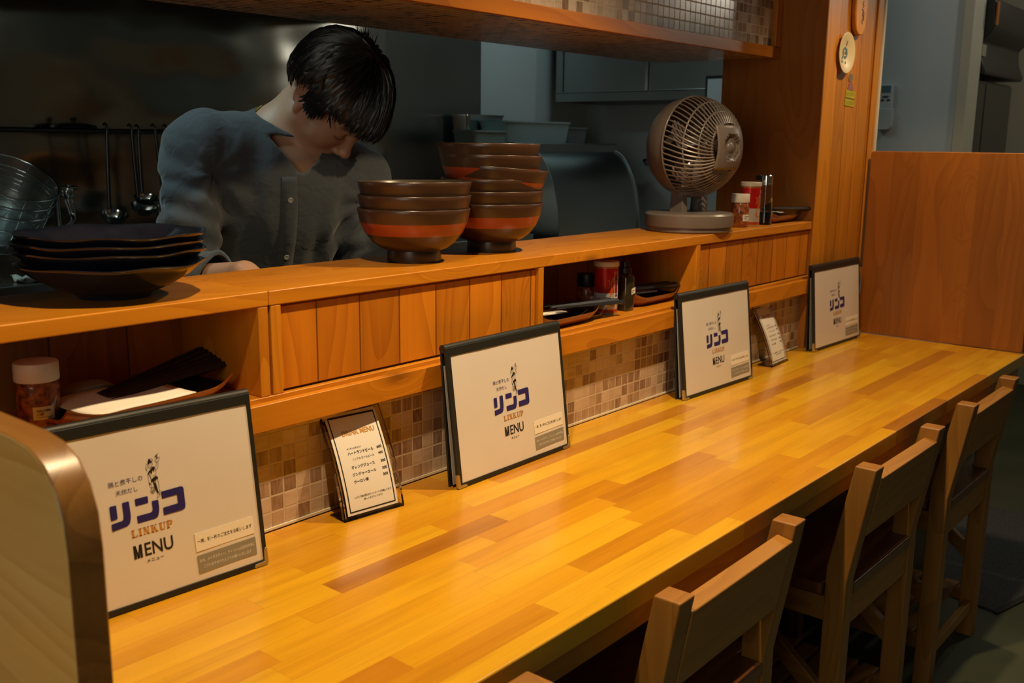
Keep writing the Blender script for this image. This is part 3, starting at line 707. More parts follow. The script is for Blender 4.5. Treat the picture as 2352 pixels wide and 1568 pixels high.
tilts = ((0, 0), (0, 0.0), (0, 0.012), (0.05, -0.075), (0.05, -0.085), (0.0, -0.01), )
names = ('bottom', 'second lowest', 'third lowest', 'tilted third highest', 'second highest', 'topmost')
for k in range(6):
    t = (Matrix.Rotation((0, 0, 0, 0.085, 0.02, 0.0)[k], 4, Vector((0.64, 0.77, 0))))
    z_ = ZS + 0.0003 + (0, 0.0238, 0.0470, 0.0700, 0.0925, 0.1140)[k]
    o = dup(bw, (1.498 + (0, 0.001, 0.002, 0.001, -0.003, -0.005)[k], 0.110 + (0, 0, 0.001, -0.001, 0.003, 0.005)[k], z_), None, names[k] + ' bowl of the taller stack of six red banded bowls', 'stack of six ramen bowls')
    o.rotation_euler = t.to_euler()
# yellowish cup cut by the left picture edge
q_ = NT('mustard_glaze'); q_.base(q_.ramp(q_.n('TexNoise', {0: q_.n('TexCoord').outputs['Object'], 'Scale': 30.0, 'Detail': 4.0}).outputs['Fac'], [(0.3, (0.36, 0.20, 0.05)), (0.7, (0.50, 0.32, 0.10))])); q_.b.inputs['Roughness'].default_value = 0.4
cp = B(); lathe(cp, [(0, 0.004), (0.026, 0.004), (0.027, 0), (0.031, 0), (0.040, 0.012), (0.0475, 0.035), (0.049, 0.058), (0.0485, 0.073), (0.0465, 0.0745), (0.0445, 0.072), (0.0445, 0.055), (0.040, 0.025), (0.025, 0.012), (0, 0.010)], 48)
cp = ob('tea_cup', cp, q_.m, smooth=50); tag(cp, 'mustard yellow cup on the shelf left of the navy plates', 'cup'); cp.location = (0.462, 0.098, ZS + 0.0003)

# ------------------------------------------------------------ seasoning
M['glass'] = plain('clear_glass', (0.95, 0.95, 0.93), 0.03, trans=1.0, ior=1.3)
q_ = NT('chilli_powder'); co_ = q_.n('TexCoord').outputs['Object']; nz_ = q_.n('TexNoise', {0: co_, 'Scale': 120.0, 'Detail': 5.0}).outputs['Fac']
q_.base(q_.ramp(nz_, [(0.35, (0.06, 0.012, 0.004)), (0.5, (0.26, 0.060, 0.010)), (0.7, (0.46, 0.13, 0.022))])); q_.b.inputs['Roughness'].default_value = 0.5; q_.b.inputs['Coat Weight'].default_value = 0.5; q_.b.inputs['Coat Roughness'].default_value = 0.05
M['chilli'] = q_.m
M['white_plastic'] = plain('white_plastic', (0.70, 0.66, 0.60), 0.45)
M['black_plastic'] = plain('black_plastic', (0.012, 0.012, 0.013), 0.4)
M['chrome'] = plain('chrome', (0.75, 0.75, 0.74), 0.12, 1.0)
M['sticker'] = plain('jar_sticker', (0.72, 0.69, 0.58), 0.5)
def wrap(bm, tris_or_rect, r, ang0, z0, mi=0, off=0.0004):
    """lay 2D triangles (metres along the curve, height) round a cylinder"""
    for t in tris_or_rect:
        try:
            f = bm.faces.new([bm.verts.new(((r + off) * math.cos(ang0 + p[0] / r), (r + off) * math.sin(ang0 + p[0] / r), z0 + p[1])) for p in t]); f.material_index = mi
        except ValueError: pass
def rect_tris(x0, y0, x1, y1, k=8):
    o = []
    for i in range(k):
        a, c = x0 + (x1 - x0) * i / k, x0 + (x1 - x0) * (i + 1) / k
        o += [[(a, y0), (c, y0), (c, y1)], [(a, y0), (c, y1), (a, y1)]]
    return o
def spice_jar(name, label, x, y, z, r, h, capm, caph, ang, sticker=None):
    t = thing(name, label, 'jar', (x, y, z), group='chilli seasoning jars')
    b = B(); lathe(b, [(0, 0), (r * 0.93, 0), (r, 0.003), (r, h - caph - 0.008), (r * 0.88, h - caph - 0.001), (r * 0.85, h - caph), (r * 0.80, h - caph), (0, h - caph)], 40); g = ob('jar_body', b, M['chilli'], t, smooth=40)
    b = B(); lathe(b, [(0, h - caph), (r * 1.02, h - caph), (r * 1.04, h - caph + 0.001), (r * 1.04, h - 0.0025), (r * 1.0, h), (0, h)], 40); ob('cap', b, capm, t, smooth=30)
    b = B(); wrap(b, rect_tris(-0.013, 0, 0.013, 0.017), r, ang, 0.016); s = ob('sticker', b, M['sticker'], t, smooth=60)
    if sticker:
        b = B()
        for s_, rc in sticker: wrap(b, text_tris(s_, *rc, bold=0.02), r, ang, 0.016, off=0.0007)
        ob('lettering', b, M['black_ink'], s)
    return t
HS = (('HACHIMI', (-0.0085, 0.0105, 0.0075, 0.0135)), ('八味', (-0.0085, 0.0055, -0.0005, 0.0095)), ('ー', (-0.0085, 0.0032, 0.0105, 0.0036)))
spice_jar('chilli_jar', 'reddish chilli jar with a white cap in the nearest niche', 0.562, 0.066, ZC + 0.2155, 0.0262, 0.0875, M['white_plastic'], 0.024, -1.78, HS)
spice_jar('chilli_jar', 'reddish chilli jar with a black cap in the middle niche', 1.807, 0.094, ZC + 0.2155, 0.0222, 0.082, M['black_plastic'], 0.028, -1.62, HS)
spice_jar('chilli_jar', 'reddish chilli jar with a white cap on the shelf top beside the fan', 2.404, 0.035, ZS + 0.0003, 0.0228, 0.086, M['white_plastic'], 0.022, -1.75, HS)
def can_mat():
    q = NT('printed_can'); sep = q.n('SeparateXYZ', {0: q.n('TexCoord').outputs['Object']}).outputs
    q.base(q.ramp(q.math('DIVIDE', sep[2], 0.116), [(0.0, (0.40, 0.33, 0.16)), (0.035, (0.46, 0.07, 0.02)), (0.10, (0.55, 0.54, 0.50)), (0.405, (0.46, 0.012, 0.012)), (0.865, (0.45, 0.15, 0.03)), (0.91, (0.40, 0.36, 0.28))], 'CONSTANT'))
    q.b.inputs['Roughness'].default_value = 0.25; q.b.inputs['Metallic'].default_value = 0.25; return q.m
M['can'] = can_mat()
M['orange_print'] = plain('orange_print', (0.52, 0.11, 0.02), 0.4)
M['lid_plastic'] = plain('milky_lid', (0.55, 0.50, 0.42), 0.4)
def pepper_can(label, x, y, z, r, h, ang):
    t = thing('pepper_can', label, 'can', (x, y, z), group='red pepper cans')
    b = B(); lathe(b, [(0, 0), (r * 0.97, 0), (r, 0.002), (r, h - 0.008), (0, h - 0.008)], 44); cn = ob('can_body', b, M['can'], t, smooth=40)
    b = B(); lathe(b, [(0, h - 0.0105), (r * 1.055, h - 0.0105), (r * 1.06, h - 0.010), (r * 1.06, h - 0.0015), (r * 1.02, h), (0, h)], 44); ob('lid', b, M['lid_plastic'], t, smooth=30)
    b = B()
    lab = rnd_poly([(-0.0075, 0.040), (-0.0065, 0.064), (-0.0080, 0.086), (0.0080, 0.086), (0.0068, 0.066), (0.0078, 0.050), (0.0050, 0.036), (-0.0045, 0.036)], 0.002)
    wrap(b, poly_tris(lab), r, ang, 0.0, 0)
    for i, ch in enumerate('テーブルコショー'):
        wrap(b, text_tris(ch, -0.0032, 0.0800 - i * 0.0058, 0.0032, 0.0846 - i * 0.0058, bold=0.01), r, ang, 0.0, 1, 0.0007)
    wrap(b, text_tris('G', -0.0085, 0.0885, -0.0035, 0.0940), r, ang, 0, 0, 0.0006); wrap(b, text_tris('S', 0.0015, 0.0885, 0.0060, 0.0940), r, ang, 0, 0, 0.0006)
    ob('label', b, [M['sticker'], M['navy']], cn, smooth=60)
    b = B()
    for pts in ([(-0.024, 0.074), (-0.021, 0.076), (-0.019, 0.073), (-0.019, 0.062), (-0.022, 0.058)], [(-0.012, 0.080), (-0.015, 0.070), (-0.014, 0.056), (-0.018, 0.040)], [(-0.013, 0.080), (-0.010, 0.081), (-0.010, 0.060), (-0.013, 0.045)]):
        wrap(b, stroke_tris(pts, 0.0022), r, ang, 0, 0, 0.0005)
    cres = [(0.011 * math.cos(a), 0.011 * math.sin(a)) for a in np.linspace(2.3, 6.6, 14)] + [(0.0015 + 0.0065 * math.cos(a), 0.002 + 0.0065 * math.sin(a)) for a in np.linspace(6.6, 2.3, 14)]
    wrap(b, [[(p[0] - 0.011, p[1] + 0.030) for p in t_] for t_ in poly_tris(cres)], r, ang, 0, 0, 0.0005)
    ob('printed_emblem', b, M['orange_print'], cn, smooth=60)
    return t
pepper_can('red pepper can with a milky lid in the middle niche', 1.800, 0.038, ZC + 0.2155, 0.0262, 0.1155, -1.52)
pepper_can('red pepper can with a milky lid on the shelf top beside the fan', 2.456, 0.033, ZS + 0.0003, 0.0262, 0.1155, -1.25)
pepper_can('red pepper can at the left picture edge in the nearest niche', 0.490, 0.080, ZC + 0.2155, 0.0262, 0.1155, -1.7)
q_ = NT('amber_liquid'); q_.base((0.16, 0.10, 0.02)); q_.b.inputs['Roughness'].default_value = 0.15; q_.b.inputs['Coat Weight'].default_value = 0.6; q_.b.inputs['Coat Roughness'].default_value = 0.04; M['amber'] = q_.m
q_ = NT('dark_liquid'); q_.base((0.030, 0.022, 0.008)); q_.b.inputs['Roughness'].default_value = 0.15; q_.b.inputs['Coat Weight'].default_value = 0.6; q_.b.inputs['Coat Roughness'].default_value = 0.04; M['dark_liquid'] = q_.m
# square-shouldered vinegar bottle in the middle niche
vb = thing('vinegar_bottle', 'dark green-brown vinegar bottle with a black cap in the middle niche', 'bottle', (1.862, 0.030, ZC + 0.2155))
def sqprof(bm, lv, n=28, mi=0):
    rings = []
    for hx, z, e in lv:
        ring = []
        for i in range(n):
            a = 2 * PI * i / n; ca, sa = math.cos(a), math.sin(a)
            ring.append(bm.verts.new((math.copysign(abs(ca) ** e, ca) * hx, math.copysign(abs(sa) ** e, sa) * hx, z)))
        rings.append(ring)
    bm.faces.new(rings[0][::-1]); bm.faces.new(rings[-1])
    for a_, c_ in zip(rings[:-1], rings[1:]):
        for i in range(n): bm.faces.new((a_[i], a_[(i + 1) % n], c_[(i + 1) % n], c_[i]))
b = B(); sqprof(b, [(0.0165, 0.0, 0.45), (0.018, 0.002, 0.45), (0.018, 0.071, 0.45), (0.017, 0.078, 0.6), (0.0125, 0.082, 1.0), (0.0118, 0.084, 1.0)]); ob('bottle_body', b, M['dark_liquid'], vb, smooth=35)
b = B(); lathe(b, [(0, 0.0842), (0.0142, 0.0842), (0.0145, 0.086), (0.0140, 0.096), (0.0105, 0.0972), (0.0095, 0.109), (0.0075, 0.111), (0, 0.111)], 32); ob('cap', b, M['black_plastic'], vb, smooth=30)
b = B(); prism(b, [(0.001, 0.036), (0.0155, 0.039), (0.0155, 0.052), (0.001, 0.049)], 'y', -0.0184, -0.0180); s_ = ob('sticker', b, M['sticker'], vb)
b = B(); put_tris(b, text_tris('VINEGAR', 0.003, 0.0440, 0.0125, 0.0462, bold=0.02), lambda u, v: (u, -0.0187, v)); put_tris(b, text_tris('酢', 0.003, 0.0398, 0.0062, 0.0430, bold=0.02), lambda u, v: (u, -0.0187, v)); ob('lettering', b, M['black_ink'], s_)
# chrome-capped oil cruet by the fan
oc = thing('oil_cruet', 'clear oil cruet with a chrome cap and a yellow label on the shelf top', 'bottle', (2.531, 0.026, ZS + 0.0003))
b = B(); lathe(b, [(0, 0), (0.0180, 0), (0.0190, 0.002), (0.0185, 0.040), (0.0165, 0.106), (0.0150, 0.106), (0.0170, 0.040), (0.0172, 0.004), (0, 0.004)], 36); ob('bottle_body', b, M['glass'], oc, smooth=40)
b = B(); lathe(b, [(0, 0.0045), (0.0166, 0.0045), (0.0164, 0.034), (0, 0.034)], 36); ob('oil', b, M['dark_liquid'], oc, smooth=40)
M['yellow_label'] = plain('yellow_label', (0.46, 0.36, 0.06), 0.5)
b = B(); lab = [(-0.022, 0.038), (-0.017, 0.050), (-0.004, 0.060), (0.004, 0.072), (0.008, 0.072), (0.0095, 0.060), (0.013, 0.060), (0.0145, 0.040), (0.010, 0.036)]; wrap(b, poly_tris(lab), 0.0182, -1.9, 0, 0, 0.0004); ob('label', b, M['yellow_label'], oc, smooth=60)
b = B(); wrap(b, rect_tris(-0.006, 0.022, 0.006, 0.035, 4), 0.0188, -1.1, 0); ob('sticker', b, M['sticker'], oc, smooth=60)
b = B(); lathe(b, [(0, 0.1062), (0.0178, 0.1062), (0.0178, 0.110), (0.0172, 0.1105), (0.0172, 0.131), (0.0160, 0.1325), (0, 0.1325)], 36); ob('cap', b, M['chrome'], oc, smooth=30)
b = B(); box(b, -0.006, 0.006, 0.012, 0.030, 0.118, 0.132); ob('spout', b, M['black_plastic'], oc, bevel=0.003)

# ------------------------------------------------------------ cutlery trays
M['tray'] = wood('red_brown_tray', (0.16, 0.042, 0.010), (0.34, 0.110, 0.026), 'X', 0.3, knots=0.0, coat=0.4)
M['tray_in'] = plain('dark_tray_lining', (0.020, 0.012, 0.010), 0.4)
M['spoon'] = plain('grey_melamine', (0.26, 0.235, 0.22), 0.35)
M['white_spoon'] = plain('white_melamine', (0.62, 0.60, 0.60), 0.3)
M['napkin'] = plain('white_napkin_paper', (0.80, 0.77, 0.68), 0.8)
def tray_mesh(L_, Wd, hgt, lift):
    """long boat-shaped tray: floor, flared walls, ends curling up"""
    nx, ny = 26, 14; hx, hy = L_ / 2, Wd / 2
    def surf(i, j, dn):
        u, v = -1 + 2 * i / nx, -1 + 2 * j / ny
        ex = (abs(u) ** 6); x = u * hx; wv = hy * (1 - 0.22 * abs(u) ** 4)
        y = v * wv
        z = hgt * max(0.0, (abs(v) - 0.55) / 0.45) ** 1.5 + lift * max(0.0, (abs(u) - 0.62) / 0.38) ** 1.7
        return (x, y, z + dn)
    b = B(); top = [[b.verts.new(surf(i, j, 0.0045)) for j in range(ny + 1)] for i in range(nx + 1)]
    bot = [[b.verts.new(surf(i, j, 0.0)) for j in range(ny + 1)] for i in range(nx + 1)]
    for i in range(nx):
        for j in range(ny):
            f = b.faces.new((top[i][j], top[i + 1][j], top[i + 1][j + 1], top[i][j + 1])); f.material_index = 1
            b.faces.new((bot[i][j], bot[i][j + 1], bot[i + 1][j + 1], bot[i + 1][j]))
    for i in range(nx):
        b.faces.new((top[i][0], bot[i][0], bot[i + 1][0], top[i + 1][0])); b.faces.new((top[i][ny], top[i + 1][ny], bot[i + 1][ny], bot[i][ny]))
    for j in range(ny):
        b.faces.new((top[0][j], top[0][j + 1], bot[0][j + 1], bot[0][j])); b.faces.new((top[nx][j], bot[nx][j], bot[nx][j + 1], top[nx][j + 1]))
    return b
def tray(label, x, y, z, rz, L_, Wd, hgt=0.016, lift=0.012):
    o = ob('cutlery_tray', tray_mesh(L_, Wd, hgt, lift), [M['tray'], M['tray_in']], smooth=50)
    tag(o, label, 'tray', 'cutlery trays'); o.location = (x, y, z); o.rotation_euler = (0, 0, rz); return o
def spoon_mesh(L_=0.150, wb=0.045):
    """Chinese soup spoon: deep bowl running into a short upturned handle"""
    b = B(); n, k = 22, 12; top = []; bot = []
    for i in range(n + 1):
        t = i / n; x = (t - 0.5) * L_
        if t < 0.52: wd = wb / 2 * math.sqrt(max(0.02, 1 - ((t - 0.26) / 0.275) ** 2)); dep = 0.019 * math.sqrt(max(0.0, 1 - ((t - 0.26) / 0.28) ** 2))
        else: wd = 0.0095 + 0.006 * ((t - 0.52) / 0.48) ** 2; dep = 0.0035
        wd = max(wd, 0.0085) if 0.4 < t < 0.6 else wd
        rise = 0.026 * max(0, (t - 0.45) / 0.55) ** 1.3 - 0.006 * max(0, (t - 0.85) / 0.15) ** 2
        rt, rb = [], []
        for j in range(k + 1):
            v = -1 + 2 * j / k; c = 1 - v * v
            rt.append(b.verts.new((x, v * wd, rise + 0.020 - dep * c))); rb.append(b.verts.new((x, v * wd * 1.04, rise + 0.0175 - dep * c)))
        top.append(rt); bot.append(rb)
    for i in range(n):
        for j in range(k):
            b.faces.new((top[i][j], top[i + 1][j], top[i + 1][j + 1], top[i][j + 1])); b.faces.new((bot[i][j], bot[i][j + 1], bot[i + 1][j + 1], bot[i + 1][j]))
        b.faces.new((top[i][0], bot[i][0], bot[i + 1][0], top[i + 1][0])); b.faces.new((top[i][k], top[i + 1][k], bot[i + 1][k], bot[i][k]))
    for j in range(k):
        b.faces.new((top[0][j], top[0][j + 1], bot[0][j + 1], bot[0][j])); b.faces.new((top[n][j], bot[n][j], bot[n][j + 1], top[n][j + 1]))
    return b
def chop_mesh(L_=0.215):
    b = B(); A = Matrix.Identity(4)
    lv = [(-L_ / 2, 0.0018), (-L_ / 2 + 0.08, 0.0028), (L_ / 2 - 0.004, 0.0040), (L_ / 2, 0.0036)]
    rings = [[b.verts.new((x, sy * h, sz * h)) for sy, sz in ((-1, -1), (1, -1), (1, 1), (-1, 1))] for x, h in lv]
    b.faces.new(rings[0]); b.faces.new(rings[-1][::-1])
    for a_, c_ in zip(rings[:-1], rings[1:]):
        for i in range(4): b.faces.new((a_[i], a_[(i + 1) % 4], c_[(i + 1) % 4], c_[i]))
    return b
def along(o, p0, p1, roll=0.0):
    p0, p1 = Vector(p0), Vector(p1); o.location = (p0 + p1) / 2
    d = (p1 - p0).normalized(); q = d.to_track_quat('X', 'Z'); o.rotation_euler = (q @ Matrix.Rotation(roll, 3, 'X').to_quaternion()).to_euler()
chop0 = ob('chopstick', chop_mesh(), M['black_plastic'], bevel=0.0004); chop_used = [False]
def chop(p0, p1, label, group, roll=0.0):
    o = chop0 if not chop_used[0] else dup(chop0); chop_used[0] = True
    tag(o, label, 'chopstick', group); along(o, p0, p1, roll); return o
ZN = ZC + 0.2155
# nearest niche: tray with grey spoons, white napkin and a fan of black chopsticks
tray('long reddish tray with grey spoons and a white napkin in the nearest niche', 0.690, 0.058, ZN, 0.10, 0.262, 0.125, 0.017, 0.013)
sp0 = ob('soup_spoon', spoon_mesh(0.165, 0.05), M['spoon'], smooth=45)
for k in range(4):
    o = sp0 if k == 0 else dup(sp0)
    tag(o, ('lowest', 'second lowest', 'second highest', 'topmost')[k] + ' of the four nested grey spoons turned over in the nearest tray', 'spoon', 'nested grey soup spoons')
    o.location = (0.668 + 0.003 * k, 0.098 + 0.004 * k, ZN + 0.026 + 0.0042 * k); o.rotation_euler = (PI * 0.80, -0.02, 0.06)
b = B(); g = []
for i in range(13):
    x = -0.076 + 0.152 * i / 12; g.append([b.verts.new((x + 0.012 * (j / 8 - 0.5) * -2, -0.038 + 0.076 * j / 8, 0.0012 * math.sin(i * 0.5) + 0.010 * (j / 8) ** 1.5)) for j in range(9)])
for i in range(12):
    for j in range(8): b.faces.new((g[i][j], g[i + 1][j], g[i + 1][j + 1], g[i][j + 1]))
nk = ob('napkin', b, M['napkin'], smooth=60, solid=0.0016); tag(nk, 'folded white paper napkin lying on the nearest tray', 'napkin'); nk.location = (0.662, 0.036, ZN + 0.0215); nk.rotation_euler = (0.05, -0.02, 0.07)
cg = 'black chopsticks in the nearest tray'
for k in range(6):
    y1, z1 = 0.112 - 0.011 * k, 0.046 - 0.0032 * k
    chop((0.640 + 0.004 * k, 0.060 - 0.004 * k, ZN + 0.031 - 0.001 * k), (0.838, y1 + 0.012, ZN + z1 + 0.006), 'black chopstick fanned out in the tray of the nearest niche', cg, 0.2 * k)
# middle niche: two trays
wsp0 = ob('soup_spoon', spoon_mesh(0.140, 0.044), M['white_spoon'], smooth=45); wsp_used = [False]
def wspoon(label, loc_, rot_):
    o = wsp0 if not wsp_used[0] else dup(wsp0); wsp_used[0] = True
    tag(o, label, 'spoon', 'white soup spoons in the farther trays'); o.location = loc_; o.rotation_euler = rot_
def slip(label, loc_, rz, tilt=0.05):
    b = B(); p = [(-0.055, -0.022), (0.052, -0.022), (0.056, 0.0), (0.052, 0.022), (-0.055, 0.022)]
    prism(b, p, 'z', 0, 0.0030); o = ob('chopstick_sleeve', b, M['napkin'], bevel=0.0006); tag(o, label, 'paper sleeve', 'white paper sleeves'); o.location = loc_; o.rotation_euler = (0, tilt, rz)
tray('reddish tray holding chopsticks at the left end of the middle niche', 1.613, 0.035, ZN, 0.02, 0.215, 0.10, 0.018, 0.014)
wspoon('white spoon in the left tray of the middle niche', (1.590, 0.058, ZN + 0.030), (PI * 0.9, 0.0, 0.05))
slip('white paper sleeve under the chopsticks of the left tray', (1.570, 0.030, ZN + 0.028), 0.02)
for k in range(5):
    chop((1.580 + 0.004 * k, 0.045 - 0.010 * k, ZN + 0.0395 + 0.002 * (k % 2)), (1.772 + 0.008 * (k % 3), 0.030 - 0.010 * k, ZN + 0.0315 + 0.003 * (k % 2)), 'black chopstick lying across the left tray of the middle niche', 'chopsticks in the left tray of the middle niche', 0.3 * k)
tray('reddish tray holding chopsticks at the right end of the middle niche', 1.990, 0.062, ZN, 0.0, 0.190, 0.10, 0.017, 0.012)
wspoon('white spoon in the right tray of the middle niche', (1.965, 0.085, ZN + 0.030), (PI * 0.9, 0.0, 0.0))
slip('white paper sleeve under the chopsticks of the right tray', (1.955, 0.055, ZN + 0.028), 0.0)
for k in range(5):
    chop((1.935 + 0.004 * k, 0.072 - 0.010 * k, ZN + 0.0395 + 0.002 * (k % 2)), (2.080 + 0.003 * (k % 3), 0.066 - 0.010 * k, ZN + 0.0335 + 0.003 * (k % 2)), 'black chopstick lying across the right tray of the middle niche', 'chopsticks in the right tray of the middle niche', 0.3 * k)
tray('reddish tray holding chopsticks on the shelf top beside the boarded wall', 2.640, 0.055, ZS + 0.0003, 0.0, 0.185, 0.10, 0.017, 0.011)
wspoon('white spoon in the tray on the shelf top', (2.605, 0.075, ZS + 0.031), (PI * 0.9, 0.0, 0.0))
slip('white paper sleeve in the tray on the shelf top', (2.595, 0.045, ZS + 0.0285), 0.0)
for k in range(4):
    chop((2.575 + 0.004 * k, 0.040 - 0.011 * k, ZS + 0.0395 + 0.002 * (k % 2)), (2.733, 0.018 - 0.009 * k, ZS + 0.0325 + 0.003 * (k % 2)), 'black chopstick lying across the tray on the shelf top', 'chopsticks on the shelf top', 0.3 * k)

# ------------------------------------------------------------ fan
M['fan'] = plain('taupe_plastic', (0.150, 0.125, 0.112), 0.33)
M['fan_dark'] = plain('dark_taupe_plastic', (0.075, 0.062, 0.056), 0.35)
M['fan_blade'] = plain('smoky_blade', (0.14, 0.12, 0.125), 0.12, 0.0)
fa = thing('desk_fan', 'round taupe desk fan standing on the wooden shelf', 'fan', (2.209, 0.074, ZS + 0.0003), -0.15)
b = B(); lathe(b, [(0, 0.0), (0.102, 0.0), (0.105, 0.003), (0.105, 0.013), (0.1095, 0.0135), (0.110, 0.016), (0.110, 0.041), (0.106, 0.0455), (0.085, 0.0475), (0, 0.0475)], 72); bs = ob('base', b, M['fan'], fa, smooth=32)
b = B(); wrap(b, rect_tris(-0.012, 0.019, 0.018, 0.038), 0.110, -0.72, 0); lb_ = ob('rating_label', b, M['white_plastic'], bs, smooth=60)
b = B()
for k in range(4): wrap(b, rect_tris(-0.010, 0.021 + 0.0042 * k, 0.004, 0.0225 + 0.0042 * k, 3), 0.110, -0.72, 0, 0, 0.0007)
wrap(b, rect_tris(0.007, 0.023, 0.015, 0.036, 3), 0.110, -0.72, 0, 0, 0.0007); ob('lettering', b, M['fan_dark'], lb_)
HZ = 0.2055; RR = 0.121
for sx in (-1, 1):
    b = B()
    prism(b, rnd_poly([(-0.019, 0.044), (0.024, 0.044), (0.019, 0.118), (-0.014, 0.118)], 0.004), 'x', sx * 0.040 - 0.010, sx * 0.040 + 0.010)
    ob('support_arm', b, M['fan'], fa, bevel=0.003)
b = B(); prism(b, rnd_poly([(-0.052, 0.100), (0.052, 0.100), (0.060, 0.118), (-0.060, 0.118)], 0.005), 'y', -0.016, 0.022); ob('yoke', b, M['fan'], fa, bevel=0.003)
b = B(); box(b, -0.056, -0.028, -0.0205, -0.0170, 0.106, 0.113); ob('yoke_label', b, M['white_plastic'], fa)
# head axis along local -y; build round z then turn
TA = Matrix.Translation((0, 0, HZ)) @ Matrix.Rotation(PI / 2, 4, 'X')     # local +z -> -y
b = B(); lathe(b, [(0.020, -0.092), (0.060, -0.086), (0.096, -0.066), (0.114, -0.040), (0.1195, -0.012), (0.121, 0.004), (0.1165, 0.004), (0.1150, -0.012), (0.108, -0.040), (0.088, -0.066), (0.020, -0.078)], 80, M=TA); ob('rear_housing', b, M['fan'], fa, smooth=40)
def dome(a): return (RR * math.sin(a), 0.118 * math.cos(a))
b = B()
for k in range(56):
    a0 = 2 * PI * k / 56; pts = []
    for i in range(11):
        a = math.radians(90 - 62 * i / 10); r_, z_ = dome(a); az = a0 + 0.42 * (i / 10) ** 1.2
        pts.append(TA @ Vector((r_ * math.cos(az), r_ * math.sin(az), z_ + 0.003)))
    tube(b, pts, [0.0021] * 11, 5)
for a in (88, 62, 44, 29):
    r_, z_ = dome(math.radians(a)); pts = [TA @ Vector((r_ * math.cos(t), r_ * math.sin(t), z_ + 0.001)) for t in np.linspace(0, 2 * PI, 49)]
    tube(b, pts, 0.0024 if a != 88 else 0.0032, 6, cap=False)
ob('grille', b, M['fan'], fa, smooth=60)
b = B(); n = 16; g = []; hs = 0.052
for i in range(n + 1):
    row = []
    for j in range(n + 1):
        x, y = -hs * 0.92 + 2 * hs * 0.92 * i / n, -hs + 2 * hs * j / n
        rr = math.hypot(x, y); z_ = 0.118 * math.sqrt(max(0, 1 - (rr / RR) ** 2)) + 0.006
        if rr < 0.031: z_ -= 0.010 * (1 - max(0, (rr - 0.027) / 0.004))
        row.append(b.verts.new(TA @ Vector((x, y, z_))))
    g.append(row)
for i in range(n):
    for j in range(n): b.faces.new((g[i][j], g[i + 1][j], g[i + 1][j + 1], g[i][j + 1]))
hp = ob('hub_panel', b, M['fan'], fa, smooth=35, solid=0.004)
b = B(); lathe(b, [(0.0290, 0.110), (0.0330, 0.1165), (0.0300, 0.1195), (0.0265, 0.1170), (0.0255, 0.108)], 40, M=TA); ob('ring', b, M['fan_dark'], hp, smooth=40)
b = B(); lathe(b, [(0, 0.1205), (0.008, 0.1195), (0.0135, 0.1150), (0.0150, 0.105)], 32, M=TA); ob('badge', b, M['fan'], hp, smooth=60)
b = B(); lathe(b, [(0.0, 0.060), (0.020, 0.058), (0.027, 0.048), (0.027, 0.0), (0.034, -0.02), (0.034, -0.07), (0, -0.07)], 32, M=TA); ob('motor', b, M['fan_dark'], fa, smooth=40)
for k in range(5):
    b = B(); g = []
    for i in range(9):
        t = i / 8; r_ = 0.024 + 0.080 * t; row = []
        for j in range(9):
            s = j / 8 - 0.5; az = 2 * PI * k / 5 + 0.35 * t + s * (0.9 - 0.15 * t); row.append(b.verts.new(TA @ Vector((r_ * math.cos(az), r_ * math.sin(az), 0.030 + 0.046 * s - 0.012 * math.sin(PI * (s + 0.5))))))
        g.append(row)
    for i in range(8):
        for j in range(8): b.faces.new((g[i][j], g[i + 1][j], g[i + 1][j + 1], g[i][j + 1]))
    ob('blade', b, M['fan_blade'], fa, smooth=60, solid=0.0015)

